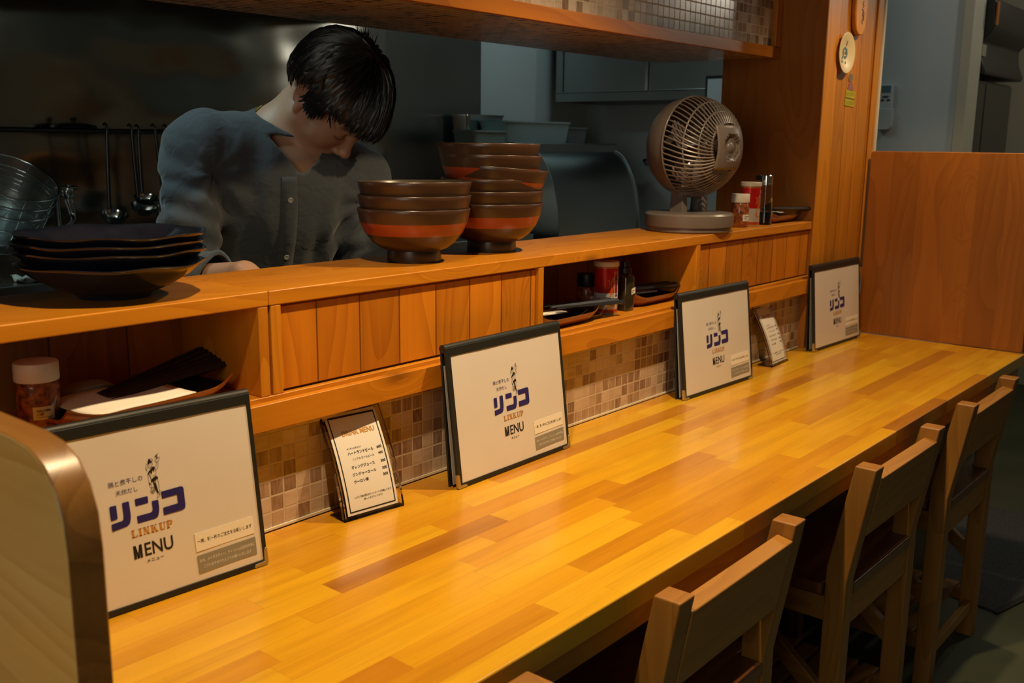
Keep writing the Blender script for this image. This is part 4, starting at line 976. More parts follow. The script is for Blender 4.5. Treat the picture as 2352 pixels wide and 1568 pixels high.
# ------------------------------------------------------------ chairs
def make_chair():
    r = thing('wooden_chair', 'x', 'chair', (0, 0, 0), group='wooden chairs tucked under the counter')
    h2 = 0.200; zt = ZC - 0.004; kz = 0.510
    def post(sx):
        b = B(); p = [(0.0, 0.0), (0.042, 0.0), (0.042, kz + 0.012), (0.002, zt), (-0.040, zt), (0.0, kz - 0.012)]
        prism(b, p, 'x', sx * (h2 - 0.020) - 0.020, sx * (h2 - 0.020) + 0.020); return b
    for sx in (-1, 1): ob('back_post', post(sx), M['chair'], r, bevel=0.0035)
    for sx in (-1, 1):
        b = B(); box(b, sx * 0.180 - 0.019, sx * 0.180 + 0.019, 0.345, 0.383, 0.0, 0.455); ob('front_leg', b, M['chair'], r, bevel=0.003)
    Mp = Matrix.Translation((0, -0.0125, zt - 0.085)) @ Matrix.Rotation(math.atan2(0.040, zt - kz), 4, 'X')
    b = B(); box(b, -0.1605, 0.1605, -0.0145, 0.0145, -0.062, 0.062, M=Mp); ob('back_rest', b, M['chair_x'], r, bevel=0.003)
    b = B(); box(b, -0.1598, 0.1598, 0.004, 0.030, 0.398, 0.462); ob('rear_rail', b, M['chair_x'], r, bevel=0.002)
    b = B(); box(b, -0.1600, 0.1600, 0.352, 0.376, 0.398, 0.455); ob('front_rail', b, M['chair_x'], r, bevel=0.002)
    for sx in (-1, 1):
        b = B(); box(b, sx * 0.178 - 0.012, sx * 0.178 + 0.012, 0.0425, 0.3445, 0.405, 0.455); ob('side_rail', b, M['chair_y'], r, bevel=0.002)
    b = B(); prism(b, rnd_poly([(-0.158, 0.000), (0.158, 0.000), (0.158, 0.046), (0.204, 0.046), (0.204, 0.395), (-0.204, 0.395), (-0.204, 0.046), (-0.158, 0.046)], [0, 0, 0.004, 0.01, 0.02, 0.02, 0.01, 0.004]), 'z', 0.4625, 0.486)
    ob('seat', b, M['seat'], r, bevel=0.006, seg=3)
    for sx in (-1, 1):
        x = sx * 0.180
        b = B(); prism(b, [(0.0425, 0.215), (0.0425, 0.262), (0.215, 0.4045), (0.262, 0.4045)], 'x', x - 0.010, x + 0.010); ob('corner_brace', b, M['chair_y'], r, bevel=0.002)
        b = B(); box(b, x - 0.011, x + 0.011, 0.0425, 0.3445, 0.095, 0.128); ob('side_stretcher', b, M['chair_y'], r, bevel=0.002)
    b = B(); box(b, -0.1598, 0.1598, 0.008, 0.026, 0.075, 0.105); ob('rear_stretcher', b, M['chair_x'], r, bevel=0.002)
    for k in range(6):
        b = B(); y = 0.070 + 0.049 * k; box(b, -0.190, 0.190, y - 0.018, y + 0.018, 0.1285, 0.140); ob('foot_slat', b, M['chair_x'], r, bevel=0.002)
    return r
ch = make_chair()
CL = ('nearest wooden chair, only a post top showing at the lower picture edge', 'second nearest wooden chair with a knotty back rest, tucked in opposite the second menu folder',
      'third nearest wooden chair, tucked under the counter between two other chairs', 'farthest wooden chair beside the grey floor mat')
for i, x in enumerate((0.610, 1.268, 1.984, 2.600)):
    c_ = ch if i == 0 else dup(ch)
    c_.location = (x, -0.5515 - 0.004 * (i == 1), 0.0); c_['label'] = CL[i]; c_.rotation_euler = (0, 0, (0.0, 0.01, -0.005, 0.0)[i])

# ------------------------------------------------------------ things on the boarded wall and the white wall
def T2(poly_, y0, y1, m_, name, label, cat, bev=0.0):
    b = B(); prism(b, poly_, 'y', y0, y1); o = ob(name, b, m_, bevel=bev); return tag(o, label, cat)
dp = thing('wall_plate', 'small cream plate with a blue drawing hung on the boarded wall', 'plate', (2.866, -0.0205, ZC + 0.843), rot=(PI / 2, 0, 0))
M['cream_glaze'] = plain('cream_glaze', (0.62, 0.50, 0.28), 0.3)
b = B(); lathe(b, [(0, 0.0), (0.032, 0.0), (0.034, 0.003), (0.055, 0.013), (0.0565, 0.0155), (0.054, 0.0160), (0.036, 0.0085), (0, 0.007)], 56); ob('dish', b, M['cream_glaze'], dp, smooth=45)
b = B(); f_ = lambda u, v: (u, v, 0.0085 + 0.000 * u)
for pts, wd in (([(-0.020, -0.018), (-0.010, -0.008), (-0.014, 0.006), (-0.002, 0.014), (0.012, 0.010), (0.016, -0.004), (0.006, -0.014), (-0.004, -0.010)], 0.006), ([(0.0, 0.002), (0.010, 0.0)], 0.008), ([(-0.022, -0.024), (-0.012, -0.026)], 0.007)):
    put_tris(b, stroke_tris(pts, wd), f_, 0)
put_tris(b, stroke_tris([(0.006, 0.020), (0.012, 0.030), (0.010, 0.036)], 0.006), f_, 1); put_tris(b, stroke_tris([(0.004, -0.026), (0.012, -0.028)], 0.006), f_, 2)
ob('painted_drawing', b, [plain('blue_glaze', (0.10, 0.17, 0.20), 0.3), plain('brown_glaze', (0.16, 0.06, 0.05), 0.3), plain('green_glaze', (0.10, 0.13, 0.04), 0.3)], dp)
pq = thing('wooden_plaque', 'oval wooden plaque with brush writing high on the boarded wall', 'plaque', (2.950, -0.0205, ZC + 0.995))
b = B(); prism(b, [(0.042 * math.copysign(abs(math.cos(t)) ** 0.8, math.cos(t)), 0.098 * math.copysign(abs(math.sin(t)) ** 0.62, math.sin(t))) for t in np.linspace(0, 2 * PI, 40)[:-1]], 'y', -0.016, 0.0); ob('slab', b, M['pine_z'], pq, bevel=0.005)
b = B()
for pts in ([(-0.006, 0.030), (0.008, 0.034), (0.012, 0.028)], [(-0.004, 0.016), (0.006, 0.020), (0.004, 0.006), (-0.006, 0.004)], [(0.004, -0.002), (-0.004, -0.010), (0.006, -0.014), (0.000, -0.022)], [(-0.008, -0.026), (0.004, -0.028), (-0.002, -0.040), (0.008, -0.046), (-0.002, -0.058), (0.004, -0.066)], [(-0.010, 0.055), (0.008, 0.050), (0.0, 0.042)], [(0.008, -0.030), (0.010, -0.056)]):
    put_tris(b, stroke_tris(pts, 0.004), lambda u, v: (u + 0.004, -0.0165, v))
ob('lettering', b, M['black_ink'], pq)
sk = thing('sticker', 'yellow sticker with a small pink and grey top stuck on the boarded wall', 'sticker', (2.944, -0.0205, ZC + 0.745))
b = B(); prism(b, [(-0.034, -0.046), (0.034, -0.049), (0.036, -0.005), (-0.032, -0.002)], 'y', -0.0012, 0); ob('yellow_panel', b, plain('yellow_vinyl', (0.42, 0.36, 0.015), 0.4), sk)
b = B()
for i in range(7):
    put_tris(b, stroke_tris([(-0.028 + 0.009 * i, -0.007), (-0.026 + 0.009 * i, -0.018)], 0.0014), lambda u, v: (u, -0.0017, v)); put_tris(b, stroke_tris([(-0.028 + 0.009 * i, -0.032), (-0.025 + 0.009 * i, -0.044)], 0.0014), lambda u, v: (u, -0.0017, v))
put_tris(b, stroke_tris([(-0.032, -0.024), (0.0, -0.0255), (0.034, -0.0275)], 0.0036), lambda u, v: (u, -0.0017, v)); ob('lettering', b, plain('olive_ink', (0.10, 0.075, 0.03), 0.5), sk)
b = B(); prism(b, rnd_poly([(-0.020, -0.002), (0.022, -0.003), (0.014, 0.016), (0.004, 0.024), (-0.012, 0.020)], 0.004), 'y', -0.0012, 0); ob('pink_patch', b, plain('dull_pink_vinyl', (0.26, 0.10, 0.10), 0.4), sk)
b = B(); prism(b, rnd_poly([(-0.016, 0.021), (0.006, 0.025), (0.014, 0.036), (0.004, 0.046), (-0.012, 0.044), (-0.018, 0.032)], 0.006), 'y', -0.0012, 0); ob('grey_patch', b, plain('grey_vinyl', (0.16, 0.14, 0.10), 0.4), sk)
rc = thing('remote_control', 'white air conditioner remote in a wall holder on the white wall', 'remote control', (3.7995, 0.177, ZC + 0.7285))
M['remote'] = plain('white_remote', (0.68, 0.71, 0.70), 0.4)
b = B(); prism(b, rnd_poly([(-0.0265, -0.078), (0.0265, -0.078), (0.0245, 0.079), (-0.0245, 0.079)], [0.02, 0.02, 0.006, 0.006]), 'x', -0.022, -0.004); ob('case', b, M['remote'], rc, bevel=0.004)
b = B(); prism(b, rnd_poly([(-0.029, -0.086), (0.029, -0.086), (0.029, -0.010), (-0.029, -0.010)], [0.022, 0.022, 0.002, 0.002]), 'x', -0.0255, 0.0); ob('holder', b, M['remote'], rc, bevel=0.004)
b = B(); box(b, -0.0228, -0.0215, -0.017, 0.017, 0.048, 0.072); ob('screen', b, plain('grey_green_lcd', (0.13, 0.24, 0.26), 0.2), rc)
for (y_, z_, w__) in ((0.0, 0.033, 0.011), (0.011, 0.021, 0.006), (-0.011, 0.021, 0.006)):
    b = B(); box(b, -0.0236, -0.0215, y_ - w__, y_ + w__, z_ - 0.003, z_ + 0.003); ob('button', b, plain('dark_button', (0.05, 0.06, 0.06), 0.4), rc)
# ------------------------------------------------------------ kitchen behind the hatch
M['steel'] = steel('brushed_steel', (0.36, 0.38, 0.37), 0.30)
M['steel_wavy'] = steel('rippled_steel_sheet', (0.34, 0.35, 0.33), 0.17, wave=0.035)
M['steel_sheet'] = steel('steel_sheet', (0.40, 0.41, 0.40), 0.33, wave=0.004)
M['steel_dark'] = steel('dark_steel', (0.10, 0.105, 0.11), 0.35)
M['bright_steel'] = steel('polished_steel', (0.62, 0.65, 0.65), 0.14, dirt=0.1)
M['hood'] = plain('dark_hood_steel', (0.018, 0.02, 0.02), 0.5, 0.3)
b = B(); box(b, -1.79, 2.512, 1.500, 1.5595, 0.0, 2.44); sp_ = ob('steel_wall_sheet', b, M['steel_wavy']); tag(sp_, 'rippled stainless steel sheet covering the kitchen wall behind the cook', 'wall panel')
b = B(); box(b, 2.5145, 3.022, 1.503, 1.5595, 0.0, 2.44); sp_ = ob('steel_wall_sheet', b, M['steel_sheet']); tag(sp_, 'flat stainless steel sheet on the kitchen wall behind the white bins', 'wall panel')
# dark hood added out of view to darken the steel sheet's upper reflection
hd = thing('reflected_hood', 'added dark hood out of view, reflected at the top of the steel sheet', 'hood', (0.9, 1.2, ZC + 0.985))
b = B(); prism(b, [(1.00, ZC + 0.985), (1.499, ZC + 0.985), (1.499, 2.44), (1.10, 2.44), (1.00, ZC + 1.12)], 'x', -1.6, 2.40); ob('body', b, M['hood'], hd, loc(hd), bevel=0.004)
b = B(); box(b, -1.6, 2.40, 0.985, 1.0, ZC + 0.985, ZC + 1.02); ob('lip', b, M['steel_dark'], hd, loc(hd), bevel=0.003)
# counters
bc = thing('back_counter', 'steel back counter along the kitchen wall', 'counter', (0.9, 1.27, 0))
b = B(); box(b, -1.5, 2.78, 1.05, 1.499, 0.10, ZC + 0.222); ob('carcass', b, M['steel_dark'], bc, loc(bc))
b = B(); box(b, -1.5, 2.78, 1.03, 1.499, ZC + 0.2225, ZC + 0.262); ob('worktop', b, M['steel'], bc, loc(bc), bevel=0.003)
b = B(); box(b, -1.5, 2.78, 1.09, 1.46, 0.0, 0.0995); ob('plinth', b, M['hood'], bc, loc(bc))
fcn = thing('kitchen_worktop', 'low steel worktop behind the serving shelf', 'counter', (1.0, 0.34, 0))
b = B(); box(b, -1.5, 2.73, 0.205, 0.47, ZC + 0.06, ZC + 0.10); ob('worktop', b, M['steel'], fcn, loc(fcn), bevel=0.003)
b = B(); box(b, -1.5, 2.73, 0.215, 0.45, 0.08, ZC + 0.0595); ob('carcass', b, M['steel_dark'], fcn, loc(fcn))
b = B(); box(b, -1.5, 2.73, 0.24, 0.41, 0.0, 0.0795); ob('plinth', b, M['hood'], fcn, loc(fcn))
q_ = NT('damp_white_cloth'); q_.base(q_.ramp(q_.n('TexNoise', {0: q_.n('TexCoord').outputs['Object'], 'Scale': 38.0, 'Detail': 3.0}).outputs['Fac'], [(0.3, (0.20, 0.22, 0.19)), (0.65, (0.50, 0.55, 0.50))])); q_.b.inputs['Roughness'].default_value = 0.9
b = B(); g = []
for i in range(17):
    g.append([b.verts.new((-0.05 + 0.10 * i / 16, -0.03 + 0.06 * j / 8, 0.006 + 0.005 * math.sin(i * 0.9 + j) + 0.004 * math.cos(j * 1.7))) for j in range(9)])
for i in range(16):
    for j in range(8): b.faces.new((g[i][j], g[i + 1][j], g[i + 1][j + 1], g[i][j + 1]))
cl = ob('cloth', b, q_.m, smooth=70, solid=0.004); tag(cl, 'crumpled pale cloth on the steel back counter behind the navy plates', 'cloth'); cl.location = (1.035, 1.075, ZC + 0.263)
# wall shelf with hanging ladles
wsf = thing('wall_shelf', 'narrow dark steel wall shelf with a hanging rail', 'shelf', (0.5, 1.44, ZC + 0.605))
b = B(); box(b, -0.9, 1.70, 1.385, 1.4995, ZC + 0.598, ZC + 0.607); ob('board', b, M['steel_dark'], wsf, loc(wsf), bevel=0.002)
b = B(); tube(b, [(-0.9, 1.372, ZC + 0.600), (1.70, 1.372, ZC + 0.600)], 0.006, 10); ob('rail', b, M['steel_dark'], wsf, loc(wsf), smooth=60)
for x in (-0.5, 0.6, 1.66):
    b = B(); box(b, x - 0.008, x + 0.008, 1.366, 1.4995, ZC + 0.5875, ZC + 0.5978); ob('bracket', b, M['steel_dark'], wsf, loc(wsf))
def make_ladle():
    r = thing('ladle', 'x', 'ladle', group='ladles hanging from the wall shelf rail')
    b = B(); tube(b, [(0, -0.001, 0.012), (0, -0.010, 0.016), (0, -0.020, 0.008), (0, -0.018, -0.01), (0, -0.014, -0.10), (0, -0.012, -0.205)], [0.003, 0.003, 0.003, 0.0045, 0.0055, 0.0055], 8); ob('handle', b, M['steel_dark'], r, smooth=60)
    b = B(); lathe(b, [(0, -0.030), (0.018, -0.026), (0.030, -0.014), (0.0345, 0.0), (0.0355, 0.001), (0.0335, 0.001), (0.029, -0.012), (0.017, -0.0235), (0, -0.027)], 36, M=Matrix.Translation((0.004, -0.032, -0.222)) @ Matrix.Rotation(0.35, 4, 'X')); ob('ladle_bowl', b, M['bright_steel'], r, smooth=60)
    return r
ld = make_ladle()
for i, (x, dz, s, tl, lb) in enumerate(((1.372, 0.0, 1.0, 0.02, 'ladle hanging farthest left, beside the wall tap'), (1.442, 0.018, 1.0, -0.06, 'second ladle from the left on the rail'), (1.462, 0.040, 1.0, -0.02, 'third ladle from the left, bowl highest on the rail'),
                                        (1.512, 0.0, 1.0, -0.10, 'fourth ladle from the left on the rail'), (1.545, 0.004, 1.0, 0.10, 'fifth ladle from the left, closest to the cook'))):
    o = ld if i == 0 else dup(ld)
    o.location = (x, 1.372, ZC + 0.605); o.rotation_euler = (0, tl, 0.0); o['label'] = lb
    if dz: o.scale = (1, 1, 1.0 - dz / 0.22)
# pot and lid on the shelf
po = thing('cooking_pot', 'grey metal pot on the wall shelf at the left picture edge', 'pot', (1.045, 1.437, ZC + 0.6075))
M['pot'] = steel('dull_pot_metal', (0.17, 0.18, 0.185), 0.38)
b = B(); lathe(b, [(0, 0), (0.042, 0), (0.046, 0.004), (0.0555, 0.076), (0.0565, 0.078), (0.0540, 0.078), (0.0445, 0.006), (0, 0.005)], 48); ob('body', b, M['pot'], po, smooth=45)
for a in (-1.9, -1.65):
    b = B(); ellipsoid(b, (0.0535 * math.cos(a), 0.0535 * math.sin(a), 0.058), (0.004, 0.004, 0.004), 12, 8); ob('rivet', b, M['pot'], po, smooth=90)
pd = thing('pan_lid', 'flat metal pan lid with a black knob lying on the wall shelf', 'lid', (1.325, 1.438, ZC + 0.6075))
b = B(); lathe(b, [(0, 0.011), (0.030, 0.010), (0.052, 0.006), (0.058, 0.0), (0.060, 0.001), (0.055, 0.0085), (0.030, 0.0135), (0, 0.0145)], 48); ob('disc', b, M['steel'], pd, smooth=50)
b = B(); lathe(b, [(0, 0.014), (0.006, 0.014), (0.005, 0.019), (0.009, 0.023), (0.007, 0.027), (0, 0.028)], 24); ob('knob', b, M['black_plastic'], pd, smooth=50)
# wall tap
tp = thing('wall_tap', 'chrome wall tap with a long swivel spout left of the ladles', 'tap', (1.303, 1.50, ZC + 0.43))
b = B(); tube(b, [(0, 0, 0.01), (0, -0.035, 0.01)], [0.016, 0.012], 16); ellipsoid(b, (0, -0.045, 0.008), (0.017, 0.017, 0.022), 18, 10); tube(b, [(0.0, -0.045, -0.01), (0.004, -0.05, -0.03), (0.006, -0.052, -0.052)], [0.011, 0.010, 0.008], 14); ob('valve', b, M['bright_steel'], tp, smooth=60)
b = B(); tube(b, [(-0.022, -0.052, 0.020), (0.022, -0.052, 0.020)], 0.006, 10); tube(b, [(0, -0.050, 0.01), (0, -0.054, 0.030)], 0.006, 10); ob('handle', b, M['bright_steel'], tp, smooth=60)
b = B(); tube(b, [(0.006, -0.052, -0.046), (0.004, -0.058, -0.064), (-0.010, -0.075, -0.072), (-0.08, -0.15, -0.088), (-0.17, -0.245, -0.112), (-0.190, -0.265, -0.120), (-0.196, -0.270, -0.138)], [0.0075, 0.0075, 0.007, 0.007, 0.007, 0.0075, 0.008], 12); ob('spout', b, M['bright_steel'], tp, smooth=60)
b = B(); tube(b, [(-0.012, -0.008, -0.0), (-0.010, -0.008, -0.165)], 0.006, 10); ob('supply_pipe', b, M['bright_steel'], tp, smooth=60)
# noodle strainers
q_ = NT('fine_wire_mesh'); co_ = q_.n('TexCoord').outputs['Object']; q_.base((0.42, 0.47, 0.46)); q_.b.inputs['Metallic'].default_value = 1.0; q_.b.inputs['Roughness'].default_value = 0.35; q_.b.inputs['Alpha'].default_value = 0.30; M['mesh'] = q_.m
def make_strainer():
    r = thing('noodle_strainer', 'x', 'strainer', group='wire strainers hanging at the left')
    R_ = 0.1115
    b = B(); tube(b, [(R_ * math.cos(a), R_ * math.sin(a), 0) for a in np.linspace(0, 2 * PI, 65)], 0.0026, 8, cap=False); ob('rim', b, M['bright_steel'], r, smooth=60)
    b = B(); lathe(b, [(R_ * 0.995, 0), (R_ * 0.96, -0.035), (R_ * 0.90, -0.075), (R_ * 0.80, -0.105), (R_ * 0.5, -0.125), (0, -0.130)], 64); ob('mesh_basket', b, M['mesh'], r, smooth=70)
    b = B()
    for z_, k in ((-0.035, 0.965), (-0.075, 0.905), (-0.105, 0.805)): tube(b, [(R_ * k * math.cos(a), R_ * k * math.sin(a), z_) for a in np.linspace(0, 2 * PI, 49)], 0.0012, 6, cap=False)
    for a in np.linspace(0, 2 * PI, 9)[:-1]: tube(b, [(R_ * k * math.cos(a), R_ * k * math.sin(a), z_) for k, z_ in ((1, 0), (0.965, -0.035), (0.905, -0.075), (0.805, -0.105), (0.5, -0.126), (0, -0.131))], 0.0011, 6)
    ob('wire_rib', b, M['bright_steel'], r, smooth=60)
    return r
stn = make_strainer()
def hang(o, c, lab, k, first):
    o['label'] = lab; o.location = c; o.rotation_euler = (0.50, 0.16, 0.0)
axis_ = Matrix.Rotation(0.16, 3, 'Y') @ Matrix.Rotation(0.50, 3, 'X')
from mathutils import Euler
RM = Euler((0.50, 0.16, 0.0)).to_matrix()
for k, lb in enumerate(('upper of the three nested wire noodle strainers', 'middle of the three nested wire noodle strainers', 'lower of the three nested wire noodle strainers')):
    o = stn if k == 0 else dup(stn)
    c = Vector((1.036, 1.190, ZC + 0.494)) + RM @ Vector((0, 0, -0.026 * k)); hang(o, c, lb, k, k == 0)
    # each has its own pair of handle wires reaching up to the shelf rail
    b = B()
    inv = (Matrix.Translation(c) @ RM.to_4x4()).inverted()
    for sx in (-1, 1):
        p0 = Vector((sx * 0.012, 0.111, 0.0)); top = inv @ Vector((1.062 - 0.012 * k + sx * 0.012, 1.335, ZC + 0.665 - 0.026 * k)); hook = inv @ Vector((1.062 - 0.012 * k + sx * 0.012, 1.384, ZC + 0.672 - 0.026 * k)); end = inv @ Vector((1.062 - 0.012 * k + sx * 0.012, 1.388, ZC + 0.620))
        tube(b, [p0, p0.lerp(top, 0.5) + Vector((0, 0.01, 0)), top, hook, end], 0.0024, 7)
    ob('handle', b, M['bright_steel'], o, smooth=60)
# noodle machine with a rolled front cover
nm = thing('noodle_machine', 'steel noodle machine with a curved roll-top cover against the kitchen wall', 'machine', (3.11, 1.25, 0))
x0, x1 = 2.862, 3.40
prof = [(1.495, 0.0), (1.495, ZC + 0.566), (1.125, ZC + 0.566)] + [(1.125 - 0.145 * math.sin(t) ** 0.9 if t > 0 else 1.125, ZC + 0.24 + 0.315 * math.cos(t)) for t in np.linspace(0.06, PI / 2, 14)] + [(0.98, 0.10), (1.03, 0.10), (1.03, 0.0)]
b = B(); prism(b, prof, 'x', x0, x0 + 0.012); ob('side_panel', b, M['steel'], nm, loc(nm), bevel=0.002)
b = B(); prism(b, prof, 'x', x1 - 0.012, x1); ob('side_panel', b, M['steel'], nm, loc(nm), bevel=0.002)
b = B(); prism(b, [(p[0] + (0.006 if p[0] < 1.12 else 0), p[1] - 0.004) for p in prof], 'x', x0 + 0.0125, x1 - 0.0125); ob('roll_cover', b, M['steel'], nm, loc(nm), smooth=35)
b = B(); box(b, x0 - 0.004, x1 + 0.004, 1.105, 1.150, ZC + 0.545, ZC + 0.580); ob('handle_bar', b, M['steel'], nm, loc(nm), bevel=0.004)
ZM = ZC + 0.5665
M['milky'] = plain('milky_plastic', (0.42, 0.55, 0.56), 0.4); M['pale_bin'] = plain('pale_plastic', (0.50, 0.60, 0.58), 0.4); M['smoky'] = plain('smoky_plastic', (0.20, 0.24, 0.24), 0.25)
def bin_(name, label, cat, cx, cy, z, lx, ly, h, mat_, rz=0.0, taper=0.92, lid=None, group='containers on the noodle machine'):
    r = thing(name, label, cat, (cx, cy, z), rz, group)
    b = B(); n = 10
    lo = rnd_poly([(-lx * taper, -ly * taper), (lx * taper, -ly * taper), (lx * taper, ly * taper), (-lx * taper, ly * taper)], 0.014); hi = rnd_poly([(-lx, -ly), (lx, -ly), (lx, ly), (-lx, ly)], 0.018)
    hi2 = rnd_poly([(-lx - .004, -ly - .004), (lx + .004, -ly - .004), (lx + .004, ly + .004), (-lx - .004, ly + .004)], 0.02); inn = rnd_poly([(-lx + .003, -ly + .003), (lx - .003, -ly + .003), (lx - .003, ly - .003), (-lx + .003, ly - .003)], 0.016); inb = [(p[0] * .97, p[1] * .97) for p in lo]
    rings = [[b.verts.new((p[0], p[1], z_)) for p in pl_] for pl_, z_ in ((lo, 0), (hi, h - 0.006), (hi2, h - 0.006), (hi2, h), (inn, h), (inb, 0.004))]
    b.faces.new(rings[0][::-1]); b.faces.new(rings[-1]); m_ = len(lo)
    for a_, c_ in zip(rings[:-1], rings[1:]):
        for i in range(m_): b.faces.new((a_[i], a_[(i + 1) % m_], c_[(i + 1) % m_], c_[i]))
    ob('tub', b, mat_, r, smooth=40)
    if lid:
        b = B(); prism(b, rnd_poly([(-lx - .006, -ly - .006), (lx + .006, -ly - .006), (lx + .006, ly + .006), (-lx - .006, ly + .006)], 0.02), 'z', h + 0.0005, h + 0.007); ob('lid', b, lid, r, bevel=0.002)
    return r
bin_('plastic_bin', 'long milky plastic bin on top of the noodle machine', 'bin', 3.055, 1.300, ZM + 0.0145, 0.180, 0.075, 0.080, M['milky'], -0.10)
bin_('plastic_bin', 'short pale plastic bin left of the long milky bin', 'bin', 2.835, 1.315, ZM, 0.115, 0.060, 0.057, M['pale_bin'], -0.03)
bin_('steel_tub', 'small steel tub standing behind the short pale bin', 'tub', 2.930, 1.435, ZM, 0.105, 0.045, 0.117, M['bright_steel'], 0.0)
bin_('food_box', 'small clear box with a dark bottom right of the long milky bin', 'box', 3.318, 1.310, ZM + 0.0145, 0.070, 0.070, 0.062, M['smoky'], 0.0, 0.9)
# hanging steel cabinet on the white side wall
hc = thing('hanging_cabinet', 'steel hanging cabinet with glass sliding doors on the white kitchen wall', 'cabinet', (3.62, 1.05, ZC + 0.75))
b = B(); box(b, 3.46, 3.7995, 0.60, 1.452, ZC + 0.750, ZC + 1.35); ob('carcass', b, M['steel_dark'], hc, loc(hc))
b = B()
box(b, 3.440, 3.4595, 0.60, 1.452, ZC + 0.750, ZC + 0.786); box(b, 3.440, 3.4595, 1.418, 1.452, ZC + 0.786, ZC + 1.35); box(b, 3.436, 3.4595, 0.60, 1.452, ZC + 0.7862, ZC + 0.7895); ob('frame', b, M['steel'], hc, loc(hc), bevel=0.002)
for y0_, y1_, dx in ((1.003, 1.417, 0.0), (0.601, 1.0, 0.006)):
    b = B(); box(b, 3.4475 + dx, 3.4515 + dx, y0_, y1_, ZC + 0.7897, ZC + 1.34); ob('door', b, M['steel_sheet'], hc, loc(hc), bevel=0.001)
b = B(); box(b, 3.4415, 3.4470, 1.000, 1.010, ZC + 0.7897, ZC + 1.34); ob('handle', b, M['bright_steel'], hc, loc(hc))
np_ = thing('framed_notice', 'black framed white notice on the hanging cabinet beside the boarded wall', 'notice', (3.43, 0.68, ZC + 0.76))
b = B(); box(b, 3.420, 3.4355, 0.602, 0.728, ZC + 0.70, ZC + 0.835); ob('frame', b, M['black_plastic'], np_, loc(np_), bevel=0.001)
b = B(); box(b, 3.4188, 3.4199, 0.612, 0.718, ZC + 0.709, ZC + 0.822); ob('sheet', b, plain('notice_sheet', (0.55, 0.58, 0.60), 0.6), np_, loc(np_))
# pipe fitting behind the fan and a squeeze bottle behind the bowls
pf = thing('pipe_fitting', 'small metal pipe fitting on the white wall behind the fan', 'pipe', (3.79, 1.18, ZC + 0.50))
b = B(); tube(b, [(0.0095, 0, 0), (-0.05, 0, 0), (-0.062, 0.0, 0.012)], [0.012, 0.012, 0.010], 14); tube(b, [(-0.03, 0.0, 0.0), (-0.03, 0.0, 0.024)], 0.007, 10); ob('body', b, M['steel'], pf, smooth=60)
sq = thing('squeeze_bottle', 'white and yellow squeeze bottle seen between the two bowl stacks', 'bottle', (1.47, 0.300, ZC + 0.1003))
b = B(); lathe(b, [(0, 0), (0.022, 0), (0.024, 0.003), (0.024, 0.215), (0.018, 0.230), (0, 0.230)], 32); ob('body', b, plain('white_bottle', (0.60, 0.62, 0.58), 0.4), sq, smooth=40)
b = B(); lathe(b, [(0, 0.2303), (0.016, 0.2303), (0.016, 0.240), (0.005, 0.252), (0.003, 0.272), (0, 0.272)], 24); ob('nozzle', b, plain('yellow_cap', (0.60, 0.42, 0.10), 0.4), sq, smooth=40)

# ------------------------------------------------------------ black water heater unit in the passage
bk = thing('drink_server', 'tall black drink server in the passage beyond the white wall', 'drink server', (4.2, 0.1, 0))
M['gloss_black'] = plain('glossy_black', (0.010, 0.009, 0.009), 0.16); M['satin_black'] = plain('satin_black', (0.020, 0.018, 0.016), 0.4)
xa, xb = 3.925, 4.46
b = B(); prism(b, [(0.40, ZC + 0.84), (-0.115, ZC + 0.84), (-0.118, ZC + 0.855), (-0.098, ZC + 0.905), (-0.094, ZC + 0.955), (-0.125, ZC + 0.985), (-0.138, ZC + 1.01), (-0.132, ZC + 1.10), (0.40, ZC + 1.16)], 'x', xa, xb); ob('top_unit', b, M['satin_black'], bk, loc(bk), bevel=0.006)
b = B(); box(b, xa, xb - 0.03, -0.085, 0.40, 0.02, ZC + 0.825); ob('lower_unit', b, M['gloss_black'], bk, loc(bk), bevel=0.004)
for a_, c_ in ((xa + 0.004, xa + 0.098), (xa + 0.104, xb - 0.075)):
    b = B(); box(b, a_, c_, -0.100, -0.0855, 0.10, ZC + 0.815); ob('door', b, M['gloss_black'], bk, loc(bk), bevel=0.004)
b = B(); box(b, xa + 0.0985, xa + 0.1035, -0.097, -0.0855, 0.10, ZC + 0.815); ob('door_gap_strip', b, M['steel'], bk, loc(bk))
b = B(); lathe(b, [(0, 0), (0.024, 0), (0.024, 0.003), (0, 0.004)], 28, M=Matrix.Translation((xb - 0.055, -0.1375, ZC + 1.045)) @ Matrix.Rotation(PI / 2, 4, 'X')); ob('badge', b, plain('pale_badge', (0.50, 0.46, 0.34), 0.4), bk, loc(bk), smooth=40)
b = B(); box(b, xa + 0.0, xa + 0.045, -0.104, -0.098, ZC + 0.905, ZC + 0.945); ob('label', b, plain('pale_label', (0.40, 0.36, 0.26), 0.5), bk, loc(bk))
b = B(); box(b, xa + 0.0, xa + 0.022, -0.142, -0.137, ZC + 1.01, ZC + 1.09); ob('orange_tag', b, plain('orange_tag', (0.42, 0.14, 0.01), 0.5), bk, loc(bk))
b = B(); box(b, xa, xb - 0.03, -0.06, 0.38, 0.0, 0.0195); ob('foot', b, M['satin_black'], bk, loc(bk))
